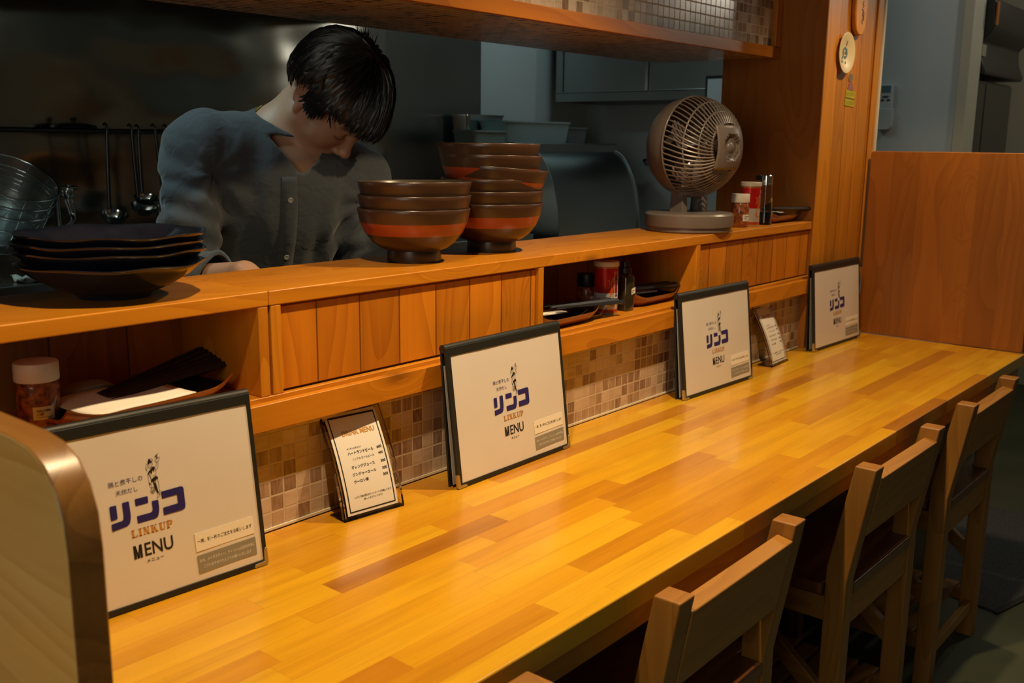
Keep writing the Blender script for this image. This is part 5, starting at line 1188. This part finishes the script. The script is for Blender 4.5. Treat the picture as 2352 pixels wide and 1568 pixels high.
# ------------------------------------------------------------ the cook
def frame(yaw, p, r):
    cy, sy = math.cos(yaw), math.sin(yaw)
    x = np.array([cy, sy, 0.]); f0 = np.array([sy, -cy, 0.]); u0 = np.array([0, 0, 1.])
    f = f0 * math.cos(p) - u0 * math.sin(p); u = u0 * math.cos(p) + f0 * math.sin(p)
    return x * math.cos(r) - u * math.sin(r), f, u * math.cos(r) + x * math.sin(r)
HX, HF, HU = frame(math.radians(15.5), math.radians(56), math.radians(-4.5))
HC = np.array([1.386, 0.45, 0.667 + ZC])
def hp(x, F, U): return HC + HX * x + HF * F + HU * U
class SDF:
    def __init__(s, lo, hi, h):
        s.h = h; s.lo = np.array(lo, float); s.n = np.ceil((np.array(hi) - s.lo) / h).astype(int) + 1
        s.d = np.full(s.n, 0.06, np.float32)
    def sub(s, lo, hi):
        a = np.clip(np.floor((np.array(lo) - s.lo) / s.h).astype(int), 0, s.n); b_ = np.clip(np.ceil((np.array(hi) - s.lo) / s.h).astype(int) + 1, 0, s.n)
        sl = tuple(slice(i, j) for i, j in zip(a, b_))
        g = [(s.lo[k] + s.h * np.arange(a[k], b_[k])).astype(np.float32) for k in range(3)]
        return sl, g[0][:, None, None], g[1][None, :, None], g[2][None, None, :]
    def put(s, sl, dv, k, op):
        D = s.d[sl]
        if D.size == 0: return
        if op == 'sub':
            a, b_ = -D, dv; hh = np.maximum(k - np.abs(a - b_), 0) / k if k > 0 else 0; s.d[sl] = -(np.minimum(a, b_) - hh * hh * k / 4)
        else:
            hh = np.maximum(k - np.abs(D - dv), 0) / k if k > 0 else 0; s.d[sl] = np.minimum(D, dv) - hh * hh * k / 4
    def cap(s, a, b, ra, rb, k=0.02, op='add'):
        a, b = np.array(a, float), np.array(b, float); m = max(ra, rb) + 0.045 + k
        sl, X, Y, Z_ = s.sub(np.minimum(a, b) - m, np.maximum(a, b) + m)
        ab = b - a; L2 = max(ab @ ab, 1e-9)
        t = np.clip(((X - a[0]) * ab[0] + (Y - a[1]) * ab[1] + (Z_ - a[2]) * ab[2]) / L2, 0, 1)
        dv = np.sqrt((X - a[0] - t * ab[0]) ** 2 + (Y - a[1] - t * ab[1]) ** 2 + (Z_ - a[2] - t * ab[2]) ** 2) - (ra + (rb - ra) * t)
        s.put(sl, dv.astype(np.float32), k, op)
    def ell(s, c, r, axes=None, k=0.02, op='add'):
        c = np.array(c, float); m = max(r) + 0.045 + k; sl, X, Y, Z_ = s.sub(c - m, c + m)
        A = np.eye(3) if axes is None else np.array(axes)
        q = [((X - c[0]) * A[i][0] + (Y - c[1]) * A[i][1] + (Z_ - c[2]) * A[i][2]) / r[i] for i in range(3)]
        k0 = np.sqrt(q[0] ** 2 + q[1] ** 2 + q[2] ** 2); k1 = np.sqrt((q[0] / r[0]) ** 2 + (q[1] / r[1]) ** 2 + (q[2] / r[2]) ** 2)
        s.put(sl, (k0 * (k0 - 1) / np.maximum(k1, 1e-6)).astype(np.float32), k, op)
    def mesh(s):
        """surface nets"""
        d = s.d; ins = d < 0; n = s.n
        cnt = np.zeros(n - 1, np.int8)
        for i in (0, 1):
            for j in (0, 1):
                for k in (0, 1): cnt += ins[i:n[0] - 1 + i, j:n[1] - 1 + j, k:n[2] - 1 + k]
        act = np.argwhere((cnt > 0) & (cnt < 8)); idx = np.full(n - 1, -1, np.int32); idx[tuple(act.T)] = np.arange(len(act))
        acc = np.zeros((len(act), 3)); num = np.zeros(len(act))
        cor = [(i, j, k) for i in (0, 1) for j in (0, 1) for k in (0, 1)]
        V = {c: d[act[:, 0] + c[0], act[:, 1] + c[1], act[:, 2] + c[2]] for c in cor}
        for a in cor:
            for ax in range(3):
                if a[ax]: continue
                b_ = list(a); b_[ax] = 1; b_ = tuple(b_); va, vb = V[a], V[b_]; x = (va < 0) != (vb < 0)
                t = np.where(x, va / np.where(x, va - vb, 1), 0); p = np.zeros((len(act), 3)); p[:] = a; p[:, ax] = t
                acc += p * x[:, None]; num += x
        vert = s.lo + s.h * (act + acc / num[:, None]); faces = []
        for ax in range(3):
            sl0 = [slice(None)] * 3; sl1 = [slice(None)] * 3; sl0[ax] = slice(0, -1); sl1[ax] = slice(1, None)
            a, b_ = ins[tuple(sl0)], ins[tuple(sl1)]; e = np.argwhere(a != b_); u, v = [k for k in range(3) if k != ax]
            ok = (e[:, u] > 0) & (e[:, v] > 0) & (e[:, u] < n[u] - 1) & (e[:, v] < n[v] - 1); e = e[ok]; fl = a[tuple(e.T)]
            def at(du, dv):
                q = e.copy(); q[:, u] += du; q[:, v] += dv; return idx[tuple(q.T)]
            q = np.stack([at(-1, -1), at(0, -1), at(0, 0), at(-1, 0)], 1)
            if ax == 1: fl = ~fl
            q[~fl] = q[~fl][:, ::-1]; faces.append(q)
        return vert, np.concatenate(faces)
def mesh_of(name, vert, faces):
    me = bpy.data.meshes.new(name); me.vertices.add(len(vert)); me.vertices.foreach_set('co', vert.astype(np.float32).ravel())
    nf = len(faces); me.loops.add(nf * 4); me.loops.foreach_set('vertex_index', faces.astype(np.int32).ravel()); me.polygons.add(nf)
    me.polygons.foreach_set('loop_start', np.arange(0, nf * 4, 4, dtype=np.int32)); me.update(calc_edges=True); me.validate(); return me
def relax(vert, faces, it=2, lam=0.5):
    v = vert.copy(); E_ = np.concatenate([faces[:, [0, 1]], faces[:, [1, 2]], faces[:, [2, 3]], faces[:, [3, 0]]])
    for _ in range(it):
        s_ = np.zeros_like(v); c_ = np.zeros(len(v)); np.add.at(s_, E_[:, 0], v[E_[:, 1]]); np.add.at(c_, E_[:, 0], 1); v += lam * (s_ / np.maximum(c_, 1)[:, None] - v)
    return v
P3 = lambda x, y, z: np.array([x, y, ZC + z])
SHR, SHL = P3(1.170, 0.600, 0.560), P3(1.495, 0.505, 0.490)
C7 = P3(1.338, 0.588, 0.590)
ELR, WRR = P3(1.066, 0.560, 0.300), P3(1.078, 0.345, 0.338)
ELL, WRL = P3(1.520, 0.455, 0.220), P3(1.380, 0.300, 0.190)
sa = (SHL - SHR); sa /= np.linalg.norm(sa)                      # shoulder axis
PEL = P3(1.30, 0.755, 0.120); CH = P3(1.333, 0.575, 0.440); BE = P3(1.318, 0.665, 0.265)
tz = CH - PEL; tz -= sa * (tz @ sa); tz /= np.linalg.norm(tz); tn = np.cross(tz, sa); tn = -tn if tn[1] > 0 else tn
AX = [sa, tn, tz]
HPR, HPL = PEL + np.array([-0.09, 0, 0]), PEL + np.array([0.09, 0, 0])
KNR, KNL = P3(1.205, 0.725, -0.31), P3(1.400, 0.715, -0.31); ANR, ANL = P3(1.195, 0.800, -0.655), P3(1.410, 0.790, -0.655)
def hand(s, wr, el, side):
    """palm, four bent fingers of different lengths and a thumb from the side of the palm, closing on the worktop's rim"""
    d = wr - el; d /= np.linalg.norm(d); d = d + np.array([0, 0, -0.55]); d /= np.linalg.norm(d)
    lat = np.cross(d, [0, 0, 1.0]); lat /= np.linalg.norm(lat); nrm = np.cross(lat, d)
    s.cap(wr, wr + d * 0.03, 0.024, 0.026, 0.012)
    for k in (-1, 0, 1): s.cap(wr + d * 0.025 + lat * 0.012 * k, wr + d * 0.085 + lat * 0.020 * k, 0.016, 0.0125, 0.010)
    for k, L_ in enumerate((0.062, 0.072, 0.068, 0.052)):
        o = (k - 1.5) * 0.0205; base = wr + d * 0.090 + lat * o
        j1 = base + (d * 0.9 - nrm * 0.35) * L_ * 0.45; j2 = j1 + (d * 0.55 - nrm * 0.85) * L_ * 0.32; j3 = j2 + (d * 0.1 - nrm) * L_ * 0.25
        s.cap(base - d * 0.012, j1, 0.0092, 0.0086, 0.003); s.cap(j1, j2, 0.0086, 0.0078, 0.002); s.cap(j2, j3, 0.0078, 0.0066, 0.002)
    tb = wr + d * 0.035 + lat * 0.026 * side; t1 = tb + (d * 0.6 + lat * 0.75 * side - nrm * 0.2) * 0.040; t2 = t1 + (d * 0.85 + lat * 0.15 * side - nrm * 0.5) * 0.032
    s.cap(tb, t1, 0.0130, 0.0105, 0.008); s.cap(t1, t2, 0.0100, 0.0078, 0.002)
def build_body():
    s = SDF((0.98, 0.16, 0.0), (1.64, 0.93, ZC + 0.83), 0.0033)
    s.ell(CH, (0.150, 0.098, 0.160), AX, 0.05); s.ell(BE, (0.135, 0.095, 0.150), AX, 0.06); s.ell(PEL, (0.150, 0.105, 0.120), AX, 0.05)
    s.cap(SHR, SHL, 0.055, 0.055, 0.05); s.cap(SHR, C7, 0.045, 0.045, 0.05); s.cap(SHL, C7, 0.045, 0.045, 0.05)
    for sh, el, wr, sd in ((SHR, ELR, WRR, 1), (SHL, ELL, WRL, -1)):
        s.cap(sh, el, 0.050, 0.040, 0.03); s.cap(el, wr, 0.040, 0.026, 0.02); hand(s, wr, el, sd)
    for h_, kn, an in ((HPR, KNR, ANR), (HPL, KNL, ANL)):
        s.cap(h_, kn, 0.082, 0.055, 0.04); s.cap(kn, an, 0.054, 0.036, 0.02); s.cap(an, an + np.array([0, -0.14, -0.045]), 0.034, 0.026, 0.02)
    # neck
    s.cap(hp(0, -0.035, -0.055), C7 + np.array([0, -0.015, -0.01]), 0.053, 0.062, 0.035)
    s.cap(hp(0.0, 0.0, -0.085), C7 + tn * 0.060 - tz * 0.05, 0.040, 0.046, 0.03)
    # head
    hx = [HX, HF, HU]
    e = lambda c, r, k=0.02, op='add': s.ell(hp(*c), r, hx, k, op)
    cp_ = lambda a, b, ra, rb, k=0.012, op='add': s.cap(hp(*a), hp(*b), ra, rb, k, op)
    e((0, -0.012, 0.035), (0.0745, 0.096, 0.084)); e((0, 0.032, 0.020), (0.0640, 0.060, 0.072), 0.03); e((0, 0.030, -0.040), (0.0600, 0.052, 0.075), 0.03)
    for q in (-1, 1):
        e((q * 0.041, 0.056, -0.036), (0.025, 0.024, 0.024), 0.03); cp_((q * 0.056, 0.002, -0.058), (q * 0.024, 0.066, -0.106), 0.020, 0.015, 0.03)
    e((0, 0.074, -0.106), (0.020, 0.017, 0.016), 0.022); e((0, 0.066, -0.078), (0.031, 0.026, 0.028), 0.022)
    for q in (-1, 1):
        e((q * 0.020, 0.094, -0.002), (0.009, 0.010, 0.008), 0.012, 'sub'); cp_((q * 0.012, 0.083, 0.014), (q * 0.046, 0.066, 0.012), 0.009, 0.008, 0.014)
        e((q * 0.032, 0.0705, -0.0085), (0.0165, 0.0150, 0.0135), 0.006)
    cp_((0, 0.084, 0.004), (0, 0.103, -0.040), 0.0075, 0.0100, 0.012); e((0, 0.1045, -0.0445), (0.0115, 0.0115, 0.0095), 0.008)
    for q in (-1, 1): e((q * 0.0135, 0.0925, -0.0490), (0.0080, 0.0105, 0.0075), 0.006)
    for q in (-1, 1):
        cp_((0, 0.0930, -0.0720), (q * 0.021, 0.083, -0.0765), 0.0048, 0.0030, 0.005); cp_((0, 0.0915, -0.0838), (q * 0.018, 0.083, -0.0800), 0.0056, 0.0030, 0.005)
        # ears: bowl, helix rim, lobe
        e((q * 0.0745, -0.012, -0.010), (0.009, 0.017, 0.027), 0.006)
        pts = [(q * (0.081 + 0.004 * math.sin(t)), -0.014 + 0.0175 * math.cos(t), -0.006 + 0.0285 * math.sin(t)) for t in np.linspace(-0.3, 4.2, 13)]
        for a, b_ in zip(pts[:-1], pts[1:]): cp_(a, b_, 0.0040, 0.0040, 0.002)
        e((q * 0.0775, -0.006, -0.038), (0.0055, 0.0085, 0.0105), 0.006); cp_((q * 0.0775, 0.004, -0.012), (q * 0.076, 0.004, -0.022), 0.0045, 0.0045, 0.003)
        e((q * 0.0850, -0.011, -0.012), (0.0070, 0.0085, 0.0130), 0.004, 'sub')
    v, f = s.mesh(); return relax(v, f, 1, 0.4), f
bv, bf = build_body()
ROOT = np.array([1.32, 0.72, 0.0])
# skin colour by place
loc_h = np.stack([(bv - HC) @ HX, (bv - HC) @ HF, (bv - HC) @ HU], 1)
def blob(c, r): return np.exp(-(((loc_h - np.array(c)) / np.array(r)) ** 2).sum(1))
col = np.tile(np.array([0.50, 0.29, 0.185]), (len(bv), 1))
def tint(wt, c): 
    global col
    col = col * (1 - wt[:, None]) + np.array(c) * wt[:, None]
tint(np.clip(0.55 * blob((0, 0.106, -0.043), (0.016, 0.016, 0.014)), 0, 1), (0.50, 0.19, 0.115))
for q in (-1, 1):
    tint(np.clip(0.35 * blob((q * 0.043, 0.07, -0.04), (0.02, 0.03, 0.02)), 0, 1), (0.48, 0.22, 0.14)); tint(np.clip(0.6 * blob((q * 0.081, -0.012, -0.008), (0.01, 0.02, 0.028)), 0, 1), (0.55, 0.20, 0.15))
    for t in np.linspace(-1, 1, 9):      # lash line and brow
        tint(np.clip(0.9 * blob((q * (0.033 + 0.0135 * t), 0.0835 - 0.004 * t * t, -0.0155 + 0.0035 * t * t), (0.0032, 0.008, 0.0019)), 0, 1), (0.03, 0.016, 0.012))
        tint(np.clip(0.55 * blob((q * (0.032 + 0.016 * t), 0.084, 0.0150 + 0.0020 * (1 - t * t)), (0.005, 0.016, 0.0034)), 0, 1), (0.035, 0.020, 0.015))
    tint(np.clip(0.9 * blob((q * 0.0075, 0.094, -0.0545), (0.0036, 0.006, 0.0028)), 0, 1), (0.08, 0.03, 0.02))
for t in np.linspace(-1, 1, 11):
    tint(np.clip(0.62 * blob((0.019 * t, 0.092, -0.0635 - 0.004 * t * t), (0.004, 0.012, 0.0030)), 0, 1), (0.07, 0.040, 0.03))
    tint(np.clip(0.55 * blob((0.018 * t, 0.090, -0.0785 + 0.0015 * t * t), (0.004, 0.012, 0.0072 - 0.003 * abs(t))), 0, 1), (0.30, 0.115, 0.085))
    tint(np.clip(0.8 * blob((0.019 * t, 0.092, -0.0783 + 0.001 * t * t), (0.003, 0.012, 0.0014)), 0, 1), (0.08, 0.025, 0.02))
tint(np.clip(0.30 * blob((0, 0.085, -0.103), (0.018, 0.02, 0.012)), 0, 1), (0.12, 0.08, 0.06))
me = mesh_of('person', bv - ROOT, bf)
ca = me.color_attributes.new('skin', 'FLOAT_COLOR', 'POINT'); ca.data.foreach_set('color', np.concatenate([col, np.ones((len(col), 1))], 1).astype(np.float32).ravel())
q_ = NT('skin'); q_.base(q_.n('Attribute', attribute_name='skin').outputs['Color']); q_.b.inputs['Roughness'].default_value = 0.5; q_.b.inputs['Subsurface Weight'].default_value = 0.12; q_.b.inputs['Subsurface Radius'].default_value = (0.02, 0.008, 0.004); q_.b.inputs['Subsurface Scale'].default_value = 0.2
person = ob('person', me, q_.m, smooth=179); person.location = ROOT
tag(person, 'person in a dark shirt and yellow neck cord, head bowed behind the shelf', 'person')
RL = tuple(-c for c in ROOT)
# ---- shirt
def build_shirt():
    s = SDF((0.95, 0.28, ZC + 0.0), (1.66, 0.93, ZC + 0.72), 0.0055)
    s.ell(CH, (0.172, 0.121, 0.172), AX, 0.05); s.ell(BE, (0.165, 0.122, 0.160), AX, 0.06); s.ell(PEL + tz * 0.03, (0.168, 0.124, 0.120), AX, 0.05)
    s.cap(SHR + sa * 0.012, SHL - sa * 0.012, 0.072, 0.072, 0.05); s.cap(SHR, C7 - tz * 0.010, 0.060, 0.058, 0.05); s.cap(SHL, C7 - tz * 0.010, 0.060, 0.058, 0.05)
    s.cap(SHR, ELR, 0.068, 0.062, 0.035); s.cap(ELR, ELR + (WRR - ELR) * 0.62, 0.061, 0.048, 0.03)
    s.cap(SHL, ELL, 0.066, 0.060, 0.035); s.cap(ELL, ELL + (WRL - ELL) * 0.62, 0.060, 0.047, 0.03)
    v, f = s.mesh(); return relax(v, f, 4, 0.5), f
sv_, sf_ = build_shirt()
nv = np.zeros_like(sv_); fn = np.cross(sv_[sf_[:, 2]] - sv_[sf_[:, 0]], sv_[sf_[:, 3]] - sv_[sf_[:, 1]])
for k in range(4): np.add.at(nv, sf_[:, k], fn)
nv /= np.maximum(np.linalg.norm(nv, axis=1), 1e-9)[:, None]
def seg_t(v, a, b):
    ab = b - a; t = np.clip(((v - a) @ ab) / (ab @ ab), 0, 1); return t, np.linalg.norm(v - a - t[:, None] * ab, axis=1)
fold = np.zeros(len(sv_))
L3 = np.stack([(sv_ - CH) @ sa, (sv_ - CH) @ tn, (sv_ - CH) @ tz], 1)
# folds falling from the shoulders down the chest and back
fold += 0.0050 * np.sin(L3[:, 0] * 95 + 5.0 * L3[:, 2] + 1.6 * np.sin(L3[:, 2] * 16)) * np.exp(-((L3[:, 2] - 0.00) / 0.16) ** 2) * np.clip((np.abs(L3[:, 0]) - 0.02) / 0.05, 0, 1)
for a, b_ in ((SHR, ELR), (SHL, ELL)):
    t, dd = seg_t(sv_, a, b_); wt = np.exp(-(np.maximum(dd - 0.07, 0) / 0.02) ** 2); ang = np.arctan2((sv_ - a) @ tn, (sv_ - a) @ sa)
    fold += wt * (0.0050 * np.sin(5 * ang + 9 * t + 1.0) + 0.0035 * np.sin(38 * t + 2.2 * ang)) * np.clip(t * 3, 0, 1)
    rad = np.linalg.norm(sv_ - (a + (CH - a) * 0.25 - tz * 0.09), axis=1); an2 = np.arctan2((sv_ - a) @ tz, (sv_ - a) @ sa)
    fold += 0.0055 * np.sin(9 * an2) * np.exp(-((rad - 0.09) / 0.06) ** 2)
for e_, w__ in ((ELR, WRR), (ELL, WRL)):
    t, dd = seg_t(sv_, e_, w__); fold += 0.004 * np.sin(t * 55) * np.exp(-(np.maximum(dd - 0.06, 0) / 0.015) ** 2) * np.clip(t * 4, 0, 1)
sv_ = sv_ + nv * fold[:, None]
# neck opening with a deep V, open cuffs and hem
vz = 0.515 + ZC
sl_ = (sv_ - (CH - sa * 0.012)) @ sa; fr_ = (sv_ - CH) @ tn; hz = sv_[:, 2] - vz
_, dn = seg_t(sv_, C7 + tn * 0.020 + tz * 0.02, hp(0, -0.02, -0.07))
kill = (dn < 0.066) | ((fr_ > 0.02) & (hz > 0) & (np.abs(sl_) < 0.004 + 0.075 * np.clip(hz / 0.09, 0, 1)))
for e_, w__ in ((ELR, WRR), (ELL, WRL)):
    kill |= ((sv_ - (e_ + (w__ - e_) * 0.66)) @ ((w__ - e_) / np.linalg.norm(w__ - e_)) > 0) & (np.linalg.norm(sv_ - (e_ + (w__ - e_) * 0.66), axis=1) < 0.08)
kill |= ((sv_ - PEL) @ tz < -0.06)
keep = ~kill[sf_].any(1); f2 = sf_[keep]; used = np.unique(f2); mp = np.full(len(sv_), -1); mp[used] = np.arange(len(used))
ed = np.sort(np.concatenate([f2[:, [0, 1]], f2[:, [1, 2]], f2[:, [2, 3]], f2[:, [3, 0]]]), 1)
ue, uc = np.unique(ed, axis=0, return_counts=True); be = ue[uc == 1]; bvx = np.unique(be)
for _ in range(14):      # even out the cut edges of the cloth
    s_ = np.zeros_like(sv_); c_ = np.zeros(len(sv_))
    for a_, b_ in ((0, 1), (1, 0)): np.add.at(s_, be[:, a_], sv_[be[:, b_]]); np.add.at(c_, be[:, a_], 1)
    sv_[bvx] = 0.45 * sv_[bvx] + 0.55 * s_[bvx] / c_[bvx][:, None]
me = mesh_of('shirt', sv_[used] - ROOT, mp[f2])
q_ = NT('dark_slate_cotton'); co_ = q_.n('TexCoord').outputs['Object']
q_.base(q_.mix(q_.n('TexNoise', {0: co_, 'Scale': 7.0, 'Detail': 3.0}).outputs['Fac'], (0.040, 0.050, 0.060), (0.058, 0.071, 0.085))); q_.b.inputs['Roughness'].default_value = 0.85; q_.b.inputs['Sheen Weight'].default_value = 0.25; q_.b.inputs['Sheen Roughness'].default_value = 0.5
q_.bump(q_.math('ADD', q_.n('TexNoise', {0: co_, 'Scale': 28.0, 'Detail': 3.0, 'Distortion': 1.2}).outputs['Fac'], q_.math('MULTIPLY', q_.n('TexNoise', {0: co_, 'Scale': 700.0}).outputs['Fac'], 0.06)), 0.55, 0.006); M['shirt'] = q_.m
shirt = ob('shirt', me, M['shirt'], person, smooth=179, solid=0.0025)
from mathutils.bvhtree import BVHTree
bvh = BVHTree.FromPolygons([Vector(v) for v in sv_[used]], [tuple(int(i) for i in r_) for r_ in mp[f2]])
def front(px_s, z_):
    """point on the shirt front at a given side offset and height"""
    o = Vector(CH + sa * px_s + tn * 0.4); o.z = z_ + 0.0; d_ = Vector(-tn); d_.z = 0; d_.normalize()
    h_ = bvh.ray_cast(o, d_); return h_[0], h_[1]
b = B(); prev = None
for i in range(30):
    z_ = ZC + 0.512 - 0.0115 * i; row = []
    for s_ in (-0.028, -0.012, 0.004):
        h_, n_ = front(s_, z_)
        if h_ is None: row = None; break
        row.append(b.verts.new(Vector(h_) + Vector(tn) * 0.0035 - Vector(ROOT)))
    if row and prev:
        for k in range(2): b.faces.new((prev[k], prev[k + 1], row[k + 1], row[k]))
    prev = row
ob('placket', b, M['shirt'], person, smooth=179, solid=0.003)
M['button'] = plain('pale_button', (0.42, 0.42, 0.36), 0.4)
for z_ in (0.466, 0.345, 0.225):
    h_, n_ = front(-0.012, ZC + z_)
    if h_ is None: continue
    rm = Vector(tn).to_track_quat('Z', 'Y').to_matrix().to_4x4()
    b = B(); lathe(b, [(0, 0), (0.0052, 0), (0.0058, 0.001), (0.0052, 0.0022), (0.0035, 0.0018), (0, 0.0018)], 20, M=Matrix.Translation(Vector(h_) + Vector(tn) * 0.0052 - Vector(ROOT)) @ rm); ob('button', b, M['button'], person, smooth=50)
# pocket outline on his left chest
b = B()
for i in range(12):
    pass
b.free()
# yellow neck cord
b = B(); pts = []
for t in np.linspace(0, 1, 16):
    a = C7 + tz * 0.035 + (-sa) * 0.020; c_ = C7 + tn * 0.085 - sa * 0.062 - tz * 0.060
    p = a * (1 - t) + c_ * t + (-sa) * 0.055 * math.sin(PI * t * 0.75) + np.array([0, 0, 0.012 * math.sin(PI * t)]); pts.append(p)
bb = BVHTree.FromPolygons([Vector(v) for v in bv], [tuple(int(i) for i in r_) for r_ in bf])
pts2 = []
for p in pts:
    n_ = bb.find_nearest(Vector(p)); pts2.append(n_[0] + n_[1] * 0.0022 - Vector(ROOT))
tube(b, pts2, 0.0017, 6); ob('neck_cord', b, plain('yellow_cord', (0.36, 0.27, 0.01), 0.6), person, smooth=60)
# ---- hair
def hair_end(az):
    """polar limit of the hair (head-local unit direction) for an azimuth, 0 = face side"""
    a = abs((az + PI) % (2 * PI) - PI)
    return float(np.interp(a, [0.0, 0.45, 0.80, 1.05, 1.25, 1.42, 1.60, 1.85, 2.2, 2.6, 3.15], [1.44, 1.46, 1.43, 1.50, 1.95, 1.86, 1.42, 1.66, 2.00, 2.08, 2.10]))
CR = (0.0800, 0.1010, 0.0890); CC = (0, -0.010, 0.034)
def scalp(az, th, off):
    x, F, U = math.sin(th) * math.sin(az), math.sin(th) * math.cos(az), math.cos(th)
    fr = max(0.0, F) ** 2 * 0.010
    return hp(CC[0] + x * (CR[0] + off), CC[1] + F * (CR[1] + off + fr), CC[2] + U * (CR[2] + off * 1.25))
b = B(); n, m = 72, 26; g = []
for i in range(m + 1):
    row = []
    for j in range(n):
        az = 2 * PI * j / n - PI; th = hair_end(az) * (i / m); o = 0.010 * min(1.0, (1 - i / m) * 4 + 0.25); row.append(b.verts.new(scalp(az, th, o) - ROOT))
    g.append(row)
for i in range(m):
    for j in range(n):
        q4 = (g[i][j], g[i][(j + 1) % n], g[i + 1][(j + 1) % n], g[i + 1][j])
        try: b.faces.new(q4)
        except ValueError: pass
rg = random.Random(5); grav = np.array([0, 0, -1.0])
whorl_az, whorl_th = PI, 0.55
def flow(az, th):
    return az, th
for k in range(2600):
    az = rg.uniform(-PI, PI); lim = hair_end(az); t0 = math.sqrt(rg.random()) * 0.95; ln = rg.uniform(0.35, 0.60); t1 = min(t0 + ln, 1.0 + rg.uniform(-0.02, 0.10))
    if t1 - t0 < 0.12: t0 = t1 - 0.2
    off0 = 0.010 + 0.006 * rg.random(); sw = rg.gauss(0, 0.10); front_ = max(0.0, math.cos(az)); pts = []; N = 6
    for i in range(N):
        s_ = i / (N - 1); t = t0 + (t1 - t0) * s_; p = scalp(az + sw * s_, lim * t, off0 + 0.003 * math.sin(PI * s_) + (0.004 if t > 0.9 else 0) * s_)
        if t > 0.80: p = p + grav * (0.05 * (t - 0.80) ** 1.5) * (0.4 + 0.9 * front_)
        pts.append(p - ROOT)
    tube(b, pts, [0.0016, 0.0024, 0.0026, 0.0024, 0.0017, 0.0004], 3, cap=False)
for k in range(60):      # stray tuft at the crown
    a0 = rg.uniform(-0.25, 0.25); p0 = hp(rg.gauss(0, 0.010), -0.035 + rg.gauss(0, 0.010), 0.127); up_ = np.array([0.25 * rg.gauss(0, 1), 0.2 * rg.gauss(0, 1) + 0.1, 1.0])
    up_ = up_ / np.linalg.norm(up_); ln = rg.uniform(0.02, 0.042); tube(b, [p0 - ROOT, p0 + up_ * ln * 0.5 - ROOT, p0 + up_ * ln + HX * rg.gauss(0, 0.006) - ROOT], [0.0012, 0.0009, 0.0003], 3, cap=False)
q_ = NT('black_hair'); q_.base((0.0065, 0.0075, 0.0085)); q_.b.inputs['Roughness'].default_value = 0.38; q_.b.inputs['Specular IOR Level'].default_value = 0.6
ob('hair', b, q_.m, person, smooth=60)
# ---- trousers and shoes
s = SDF((1.08, 0.52, 0.03), (1.54, 0.93, ZC + 0.26), 0.008)
s.ell(PEL, (0.160, 0.114, 0.125), AX, 0.05)
for h_, kn, an in ((HPR, KNR, ANR), (HPL, KNL, ANL)): s.cap(h_, kn, 0.094, 0.070, 0.04); s.cap(kn, an + np.array([0, 0, 0.02]), 0.069, 0.056, 0.02)
v, f = s.mesh(); v = relax(v, f, 3); k_ = (v[f][:, :, 2] > 0.045).all(1) & (((v[f] - PEL) @ tz) < 0.085).all(1); f = f[k_]; us = np.unique(f); mp = np.full(len(v), -1); mp[us] = np.arange(len(us))
ob('trousers', mesh_of('trousers', v[us] - ROOT, mp[f]), plain('black_trousers', (0.014, 0.014, 0.016), 0.85), person, smooth=179, solid=0.003)
for an in (ANR, ANL):
    s = SDF(an + np.array([-0.09, -0.24, -0.09]), an + np.array([0.09, 0.12, 0.08]), 0.006); s.d[:] = 0.06
    s.cap(an + np.array([0, 0.02, -0.045]), an + np.array([0, -0.15, -0.052]), 0.039, 0.033, 0.01); s.cap(an, an + np.array([0, 0, -0.03]), 0.047, 0.046, 0.02)
    v, f = s.mesh(); v = relax(v, f, 2); v[:, 2] = np.maximum(v[:, 2], 0.001); ob('shoe', mesh_of('shoe', v - ROOT, f), M['black_plastic'], person, smooth=179)
